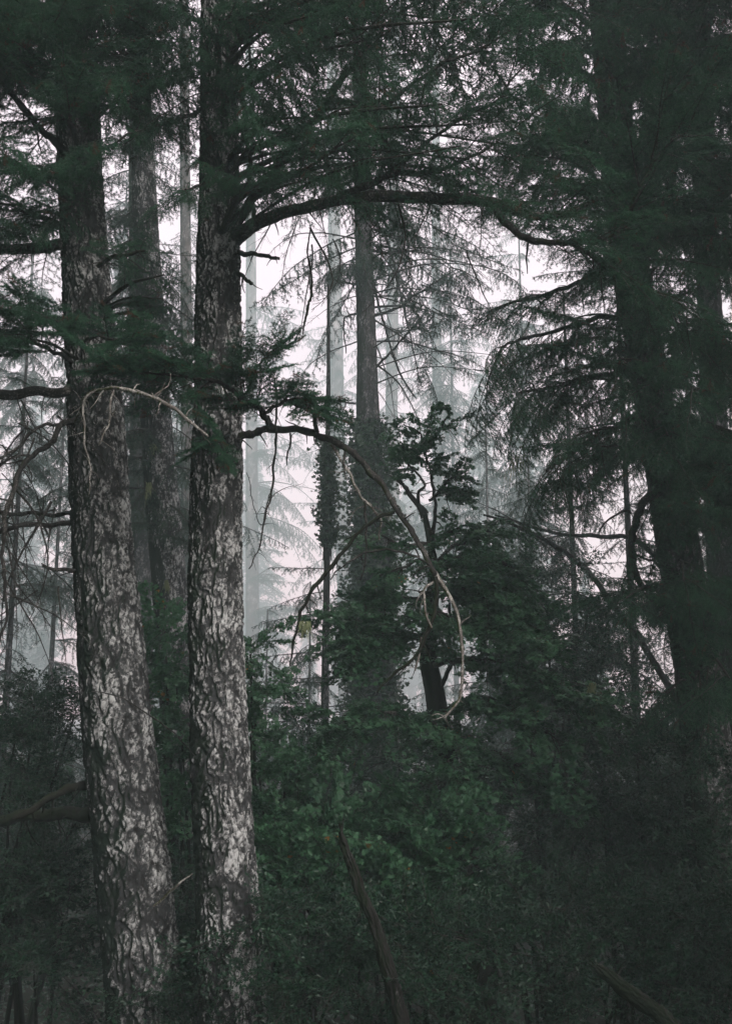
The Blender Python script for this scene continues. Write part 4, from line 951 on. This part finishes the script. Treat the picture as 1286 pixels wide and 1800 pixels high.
leafy_tree('broadleaf_bush', 'dim thicket low behind the mossy maple trunk', 800, 1500, 18,
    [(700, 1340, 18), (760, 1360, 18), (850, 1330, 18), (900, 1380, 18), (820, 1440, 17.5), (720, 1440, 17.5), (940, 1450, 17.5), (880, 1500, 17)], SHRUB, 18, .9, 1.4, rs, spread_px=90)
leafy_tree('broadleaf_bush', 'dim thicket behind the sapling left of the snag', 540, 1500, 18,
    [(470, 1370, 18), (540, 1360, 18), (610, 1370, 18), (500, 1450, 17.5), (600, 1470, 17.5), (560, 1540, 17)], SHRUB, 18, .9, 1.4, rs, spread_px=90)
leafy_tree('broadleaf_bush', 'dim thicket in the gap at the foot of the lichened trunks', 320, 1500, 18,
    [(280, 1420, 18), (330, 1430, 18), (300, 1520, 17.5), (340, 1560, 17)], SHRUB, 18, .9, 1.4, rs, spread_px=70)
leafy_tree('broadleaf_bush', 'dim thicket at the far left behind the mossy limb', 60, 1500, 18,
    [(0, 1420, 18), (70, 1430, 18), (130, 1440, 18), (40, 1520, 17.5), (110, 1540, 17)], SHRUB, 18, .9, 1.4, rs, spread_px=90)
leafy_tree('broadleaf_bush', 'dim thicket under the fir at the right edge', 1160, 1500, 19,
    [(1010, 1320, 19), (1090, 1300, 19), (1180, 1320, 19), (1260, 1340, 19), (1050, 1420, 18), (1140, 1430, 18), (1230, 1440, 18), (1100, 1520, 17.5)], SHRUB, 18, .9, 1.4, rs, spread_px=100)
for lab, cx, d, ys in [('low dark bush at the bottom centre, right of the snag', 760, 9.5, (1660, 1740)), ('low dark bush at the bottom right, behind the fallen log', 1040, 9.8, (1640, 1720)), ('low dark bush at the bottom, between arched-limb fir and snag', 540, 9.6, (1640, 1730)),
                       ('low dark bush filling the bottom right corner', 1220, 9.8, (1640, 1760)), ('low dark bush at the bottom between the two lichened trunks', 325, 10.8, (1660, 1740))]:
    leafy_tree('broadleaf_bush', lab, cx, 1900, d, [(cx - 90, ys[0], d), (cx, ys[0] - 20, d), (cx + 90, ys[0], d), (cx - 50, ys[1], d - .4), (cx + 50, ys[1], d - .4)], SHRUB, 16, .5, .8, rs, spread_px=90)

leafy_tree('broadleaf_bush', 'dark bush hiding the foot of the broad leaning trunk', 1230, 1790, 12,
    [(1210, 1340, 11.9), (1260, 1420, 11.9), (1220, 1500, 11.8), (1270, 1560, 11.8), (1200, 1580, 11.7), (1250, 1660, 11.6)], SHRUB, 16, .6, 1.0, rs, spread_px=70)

# conifer saplings and mid-distance firs that close the lower half
def mid_fir(label, x, y, h, rs, n=60, s0=1.0, lib=BOUGH, name='fir_tree', mat=BARK_DARK, zlow=1.0, w=.3, lean=0.0):
    g = gz(x, y); base = np.array([x, y, g])
    root = empty(name, base, label, 'tree')
    path = np.stack([np.linspace(x, x + lean * h, 24), np.full(24, y), np.linspace(g - .2, g + h, 24)], 1); rad = w / 2 * np.linspace(1.15, .25, 24)
    mb = trunk_mesh('trunk', path, rad, 14, mat, .006, int(x * 10) % 50, .3)
    link('trunk', mb.mesh('trunk', [mat], True, base), root)
    crown_boughs(root, base, path, lib, n, g + zlow, g + h * .98, rs, s0 * .8, s0 * 1.15, down=.4, taper=.7)
rs = np.random.RandomState(33)
def XY(px, d): return (px - 643) / FPX * d
for lab, px, d, h, n, s, zl in [
    ('drooping fir behind the leaning bare limbs, filling the hazy gap left of the right-hand trunk', 1010, 24, 15, 110, 1.1, 2.5),
    ('grey-green drooping fir behind the leaning poles, just right of the maple', 935, 30, 12, 110, 1.2, 1.5),
    ('second drooping fir in the haze nearest the right-hand trunk', 1110, 21, 15, 70, 1.0, 1.5),
    ('small misty fir in front of the far trees, right beside the arched-limb trunk', 470, 38, 8.5, 60, 1.0, .5),
    ('misty fir with level branches behind the thin young fir', 545, 34, 9.0, 60, 1.1, .5),
    ('hazy fir at the left edge behind the hanging twigs', 20, 24, 14, 80, 1.1, 2.5),
    ('hazy fir close behind the left side of the leaning lichened trunk', 95, 32, 15, 70, 1.3, 3),
    ('hazy fir seen over the maple crown', 860, 36, 15, 70, 1.3, 1.5),
    ('dim fir behind the gap between the lichened trunks', 300, 40, 17, 80, 1.5, 3),
    ('dim fir far behind the right-hand bushes', 1230, 28, 16, 80, 1.2, 1.5),
    ('grey fir top over the arched limb in the haze', 800, 92, 47, 90, 3.4, 15),
    ('grey fir behind the right end of the arched limb', 930, 80, 44, 90, 3.0, 14),
    ('grey fir high behind the left front trunk', 190, 75, 44, 90, 3.0, 14),
    ('grey fir at the far left edge, high up', 20, 62, 38, 90, 2.9, 12),
]:
    mid_fir(lab, XY(px, d), d, h, rs, n, s, zlow=zl, w=.008 * h + .07)

# far firs: one whole-crown mesh each, copied
def far_proto(name, H, seed, wide=.17, low=.16, per=26, rings=5):
    rs = np.random.RandomState(seed); mb = MB()
    P0, D0, T0 = [], [], []
    z = H * low
    while z < H * .99:
        t = z / H; Lb = H * wide * (1 - t) ** .8 + .3
        for k in range(rings):
            az = rs.uniform(0, 6.28); d = np.array([math.cos(az), math.sin(az), rs.uniform(-.35, .15)])
            L = Lb * rs.uniform(.5, 1.15); pth = curve_dir((0, 0, z), d, L, 6, .5, rs, .06)
            tube(mb, pth, .05 * np.linspace(1, .3, 7) * (1.2 - t), 3, 0)
            m = int(L * per); u = rs.uniform(.12, 1, m) * 6; i = np.minimum(u.astype(int), 5); p = pth[i] + (pth[i + 1] - pth[i]) * (u - i)[:, None]
            side = np.cross(d, [0, 0, 1.0]); side /= np.linalg.norm(side)
            p = p + side * (rs.normal(size=(m, 1)) * .2 * L * (1.1 - u[:, None] / 6)) + np.array([0, 0, 1.0]) * -np.abs(rs.normal(size=(m, 1))) * .12
            dd = side * rs.choice([-1, 1], (m, 1)) * .7 + d * .5 + rs.normal(size=(m, 3)) * .3; dd /= np.linalg.norm(dd, axis=1)[:, None]
            P0.append(p); D0.append(dd); T0.append(np.full(m, rs.uniform(.1, .9)))
        z += rs.uniform(.25, .6) * H / 26
    pts = np.concatenate(P0); dr = np.concatenate(D0); tt = np.concatenate(T0)
    needles(mb, pts, dr, 0, .5, .10, rs, 1, tt, .45, .35)
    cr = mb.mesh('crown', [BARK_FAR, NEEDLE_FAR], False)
    mt = MB(); zz = np.linspace(-.3, H * .97, 20); tube(mt, np.stack([.1 * np.sin(zz * .3), .1 * np.cos(zz * .23), zz], 1), (.011 * H + .1) * np.linspace(1, .12, 20), 9, 0, rough=.1)
    return mt.mesh('trunk', [BARK_FAR], True), cr
PROTO = [far_proto('far', 24 + 2 * k, 900 + k) for k in range(3)]
rs = np.random.RandomState(44)
near_rs = np.random.RandomState(91)
SHADE_WIDE = far_proto('wide', 24, 950, .29, .3, 42, 8)  # dense wide crown for unseen trees added to block skylight
SHADE_HIGH = far_proto('high', 26, 951, .3, .5, 48, 9)  # high crown for added sun blockers, leaves the maple's light open below
for lab, x, y, sc in [  # unseen firs added round the viewer to shade the near haze
    ('wide-crowned fir beside the viewer on the left', -5.8, 2.0, .9), ('wide-crowned fir left of the leaning lichened trunk', -8.5, 9.0, .95),
    ('wide-crowned fir beside the viewer on the right', 12.5, 5.5, 1.0), ('wide-crowned fir right of the broad leaning trunk', 11.5, 12, .95),
    ('wide-crowned fir behind the viewer on the left', -2.2, -4.8, .95), ('wide-crowned fir directly behind the viewer', 1.5, -12, 1), ('wide-crowned fir far left of the viewer', -12, -2, 1.05),
    ('wide-crowned fir far right of the viewer', 17, -1.0, 1.0), ('high-crowned bare-stemmed fir right of the viewer', 9.5, 4.5, 1.0), ('high-crowned bare-stemmed fir beyond the right picture edge', 8.2, 9.0, 1.05), ('wide-crowned fir left of the far firs', -15, 17, .95), ('wide-crowned fir right of the far firs', 17, 19, .9), ('wide-crowned fir far behind the viewer on the left', -10, -13, 1.1)]:
    g = gz(x, y); root = empty('fir_tree', (x, y, g), lab + ', added out of view for shade', 'tree')
    root.scale = (sc,) * 3; root.rotation_euler = (0, 0, near_rs.uniform(0, 6.28)); tm, cm = SHADE_HIGH if 'high-crowned' in lab else SHADE_WIDE; link('trunk', tm, root); link('crown', cm, root)
for lab, x, y in [('young fir behind the viewer on the right', 5.3, -1.8), ('young fir close behind the viewer', 2.3, -3.0), ('young fir outside the right picture edge, nearest', 5.4, 5.3), ('young fir right of the broad leaning trunk', 8.8, 9.5)]:  # unseen low firs added to keep sun off trunk feet and undergrowth
    root = empty('fir_tree', (x, y, gz(x, y)), lab + ', added out of view for shade', 'tree'); root.scale = (.38,) * 3
    link('trunk', SHADE_WIDE[0], root); link('crown', SHADE_WIDE[1], root)
for where, px, d, sc in [('just right of the arched-limb trunk', 440, 230, 2.9), ('between centre trunk and maple', 725, 260, 2.9), ('right of the maple top', 850, 200, 2.5), ('between maple and leaning poles', 930, 250, 2.8),
                         ('in the slot between the lichened trunks', 300, 200, 2.6), ('at the far left edge', 45, 190, 2.4)]:
    x = XY(px, d); g = gz(x, d); root = empty('fir_tree', (x, d, g), 'tall ghostly fir dissolving in the fog ' + where, 'tree', 'firs fading into the fog')
    root.scale = (sc,) * 3; root.rotation_euler = (0, 0, near_rs.uniform(0, 6.28)); tm, cm = PROTO[near_rs.randint(3)]; link('trunk', tm, root); link('crown', cm, root)
far_desc = [(60, 'behind the hazy left-edge firs'), (80, 'between the left edge and the leaning lichened trunk'), (290, 'in the slot between the two lichened trunks'), (450, 'just right of the arched-limb trunk'),
            (500, 'in the bright clearing left of the ivy-wrapped trunk'), (540, 'behind the thin young fir'), (610, 'hidden low behind the ivy-wrapped trunk'), (700, 'in the bright slot right of the ivy-wrapped trunk'),
            (780, 'behind the maple top'), (860, 'behind the drooping boughs right of the maple'), (930, 'behind the leaning bare limbs'), (1020, 'behind the right-hand drooping fir')]
kk = 0
for ring_d, sz in ((140, .85), (230, 1.0), (330, 1.2)):
    for px, where in far_desc:
        if ring_d == 140 and px in (450, 500, 540, 610, 700): continue
        if ring_d == 230 and px in (500, 700): continue
        if ring_d == 140 and px in (450, 500, 700): s = .42
        elif ring_d == 230 and px in (500, 540, 700): s = .55
        else: s = sz
        d = ring_d * rs.uniform(.88, 1.12); x = XY(px + rs.uniform(-25, 25), d); g = gz(x, d)
        lab = {140: 'faded fir ', 230: 'very pale fir ', 330: 'almost vanished fir '}[ring_d] + where
        root = empty('fir_tree', (x, d, g), lab, 'tree', 'firs fading into the fog')
        tm, cm = PROTO[kk % 3]; kk += 1
        sc = s * rs.uniform(.85, 1.15); root.scale = (sc,) * 3; root.rotation_euler = (0, 0, rs.uniform(0, 6.28))
        link('trunk', tm, root); c = link('crown', cm, root)

# ------------------------------------------------------------------ leaning bare limbs, snag, logs
def dead_stem(name, label, rows, depth, mat, sides=14, cat='dead tree', rough=.35, twigs=0, seed=0):
    path, rad = pxpath(rows, depth, 14, .015, seed)
    base = path[-1].copy()
    root = empty(name, base, label, cat)
    if sides >= 14:
        mb = trunk_mesh('trunk', path[::-1], rad[::-1], 60, mat, .016, seed, .015, .3)
        rr = np.random.RandomState(seed)
        for k in range(9):                                         # splinters at the break
            a = rr.uniform(0, 6.28); p = path[2] + np.array([math.cos(a), math.sin(a), 0]) * rad[2] * .6
            d = path[0] - path[4]; d /= np.linalg.norm(d)
            tube(mb, curve_dir(p, d + rr.normal(size=3) * .12, rr.uniform(.05, .16), 3, 0, rr, .05), .009 * np.linspace(1, .1, 4), 3, 0, 1.2)
        for k in range(5):
            i = rr.randint(8, len(path) - 10)
            tube(mb, curve_dir(path[i], rr.normal(size=3), rad[i] * rr.uniform(1.5, 4), 4, .4, rr, .2), rad[i] * .22 * np.linspace(1, .5, 5), 5, 0)
    else:
        mb = MB(); tube(mb, path[::-1], rad[::-1], sides, 0, rough=rough)
    link('trunk', mb.mesh('trunk', [mat], True, base), root)
    rs = np.random.RandomState(seed)
    for k in range(twigs):
        i = rs.randint(3, len(path) - 4)
        link('bare_branch', BARE[rs.randint(4)], root, tuple(path[i] - base), spray_rot((rs.uniform(-1, 1), rs.uniform(-.5, .5), rs.uniform(-1, .3)), rs.uniform(-1, 1)), rs.uniform(.3, .8))
def to_ground(px, py, w, d):
    """a last row where this pixel ray meets the ground"""
    for dd in np.linspace(d, d + 14, 80):
        p = P(px, py, dd)
        if p[2] <= gz(p[0], p[1]) + .05: return (px, py, w, dd)
    return (px, py, w, d)
dead_stem('leaning_dead_tree', 'long bare leaning pole sloping down right above the dark bush', [(850, 905, 4, 18), (900, 922, 6, 18), (960, 950, 8, 18), (1010, 985, 9, 18), (1060, 1040, 10, 18), (1200, 1250, 12, 18), (1350, 1600, 14, 18)], 18, TWIG, 10, twigs=14, seed=3)
dead_stem('leaning_dead_tree', 'thinner bare pole curving level just above the long leaning one', [(870, 905, 3, 20), (930, 925, 5, 20), (990, 940, 7, 20), (1060, 943, 8, 20), (1130, 960, 9, 20), (1250, 1100, 11, 20), (1400, 1500, 13, 20)], 20, TWIG, 10, twigs=12, seed=4)
dead_stem('broken_snag', 'broken mossy snag with a pale splintered tip, leaning left in the centre foreground',
    [(598, 1464, 4, 8.5), (602, 1480, 10, 8.5), (616, 1512, 16, 8.5), (634, 1565, 19, 8.5), (657, 1620, 17, 8.5), (675, 1690, 21, 8.5), (704, 1790, 22, 8.6), (730, 1950, 36, 8.7), (745, 2100, 40, 8.8)], 8.5, DEADWOOD, 18, seed=5, rough=.6)
dead_stem('fallen_log', 'weathered fallen log sloping out of the bottom right corner', [(1052, 1704, 12, 8.0), (1080, 1722, 20, 7.9), (1120, 1756, 23, 7.7), (1170, 1795, 26, 7.4), (1240, 1870, 36, 7.0), (1330, 1990, 38, 6.6)], 8, DEADWOOD, 18, 'log', .5, seed=6)
dead_stem('fallen_branch', 'thin pale bare stick crossing the gap low between the lichened trunks', [(338, 1537, 2, 9.8), (315, 1553, 4, 9.8), (292, 1575, 4, 9.9), (270, 1592, 4, 10)], 9.9, LICHEN_TWIG, 6, 'branch', seed=7)
dead_stem('bare_twig', 'long pale arching twig crossing the leaning lichened trunk', [(160, 1215, 1.6, 9.4), (200, 1222, 2.5, 9.5), (240, 1243, 2.5, 9.5), (300, 1285, 2.0, 9.5), (345, 1330, 1.6, 9.6)], 9.5, TWIG, 5, 'twig', seed=8)

# hanging beard lichen
def beard(label, px, py, d, hpx, wpx, seed):
    rs = np.random.RandomState(seed); mb = MB(); top = P(px, py, d); H = W(hpx, d); w = W(wpx, d)
    for k in range(46):
        p = np.array([rs.normal() * w * .22, rs.normal() * w * .22, -H * .35 * rs.uniform(0, 1) ** 2]) 
        L = H * rs.uniform(.35, 1) * (1 - min(.6, abs(p[0]) / w))
        pth = curve_dir(p, (rs.normal() * .25, rs.normal() * .25, -1), L, 7, 1.2, rs, .16)
        tube(mb, pth, W(1.2, d) / 2 * np.linspace(1.2, .4, 8), 3, 0, rs.uniform(.1, .9))
    o = link('hanging_lichen', mb.mesh('hanging_lichen', [BEARD], False), None, tuple(top)); tag(o, label, 'lichen')
for k, a in enumerate([
    ('slender green lichen tuft on the mottled trunk between the large trunks', 261, 848, 17.6, 44, 10),
    ('lower lichen tuft on the mottled trunk between the large trunks', 293, 1020, 17.6, 26, 8),
    ('twin lichen wisps high on the mottled trunk between the large trunks', 268, 780, 17.6, 26, 12),
    ('yellow-green lichen beard in the hazy fir right of the maple top', 905, 795, 17.5, 70, 40),
    ('lichen beard hanging from the end of the moss-covered broken branch', 536, 1092, 9.1, 40, 24),
    ('lichen beard at the upper right, among the drooping boughs', 1175, 520, 11.8, 60, 14),
    ('wispy lichen beard low in the dark right-hand bushes', 1040, 1200, 11.9, 60, 16),
]): beard(*a, 60 + k)

# hanging bare twigs with mossy sleeves below the arched limb
dead_stem('mossy_hanging_twig', 'mossy twig cluster dangling under the arched limb, left of the central trunk', [(545, 395, 2.5, 9.5), (542, 440, 3, 9.5), (546, 500, 4.5, 9.5), (540, 545, 5, 9.5), (533, 588, 3, 9.5)], 9.5, MOSSY, 6, 'twig', .6, seed=11)

# ------------------------------------------------------------------ low ground cover
def ground_cover():
    rs = np.random.RandomState(77); mb = MB(); n = 34000
    y = 5 + 24 * rs.uniform(0, 1, n) ** 1.3; x = rs.uniform(-.5, .5, n) * (y * .95 + 2)
    z = ground_z(x, y); pts = np.stack([x, y, z + np.abs(rs.normal(size=n)) * .22], 1)
    d = rs.normal(size=(n, 3)); d[:, 2] = np.abs(d[:, 2]) * .4; d /= np.linalg.norm(d, axis=1)[:, None]
    leaves(mb, pts, d, .13, rs, 0, rs.uniform(.1, .9, n), OVAL, .5)
    o = link('undergrowth', mb.mesh('undergrowth', [SHRUBLEAF], False)); tag(o, kind='stuff')
ground_cover()
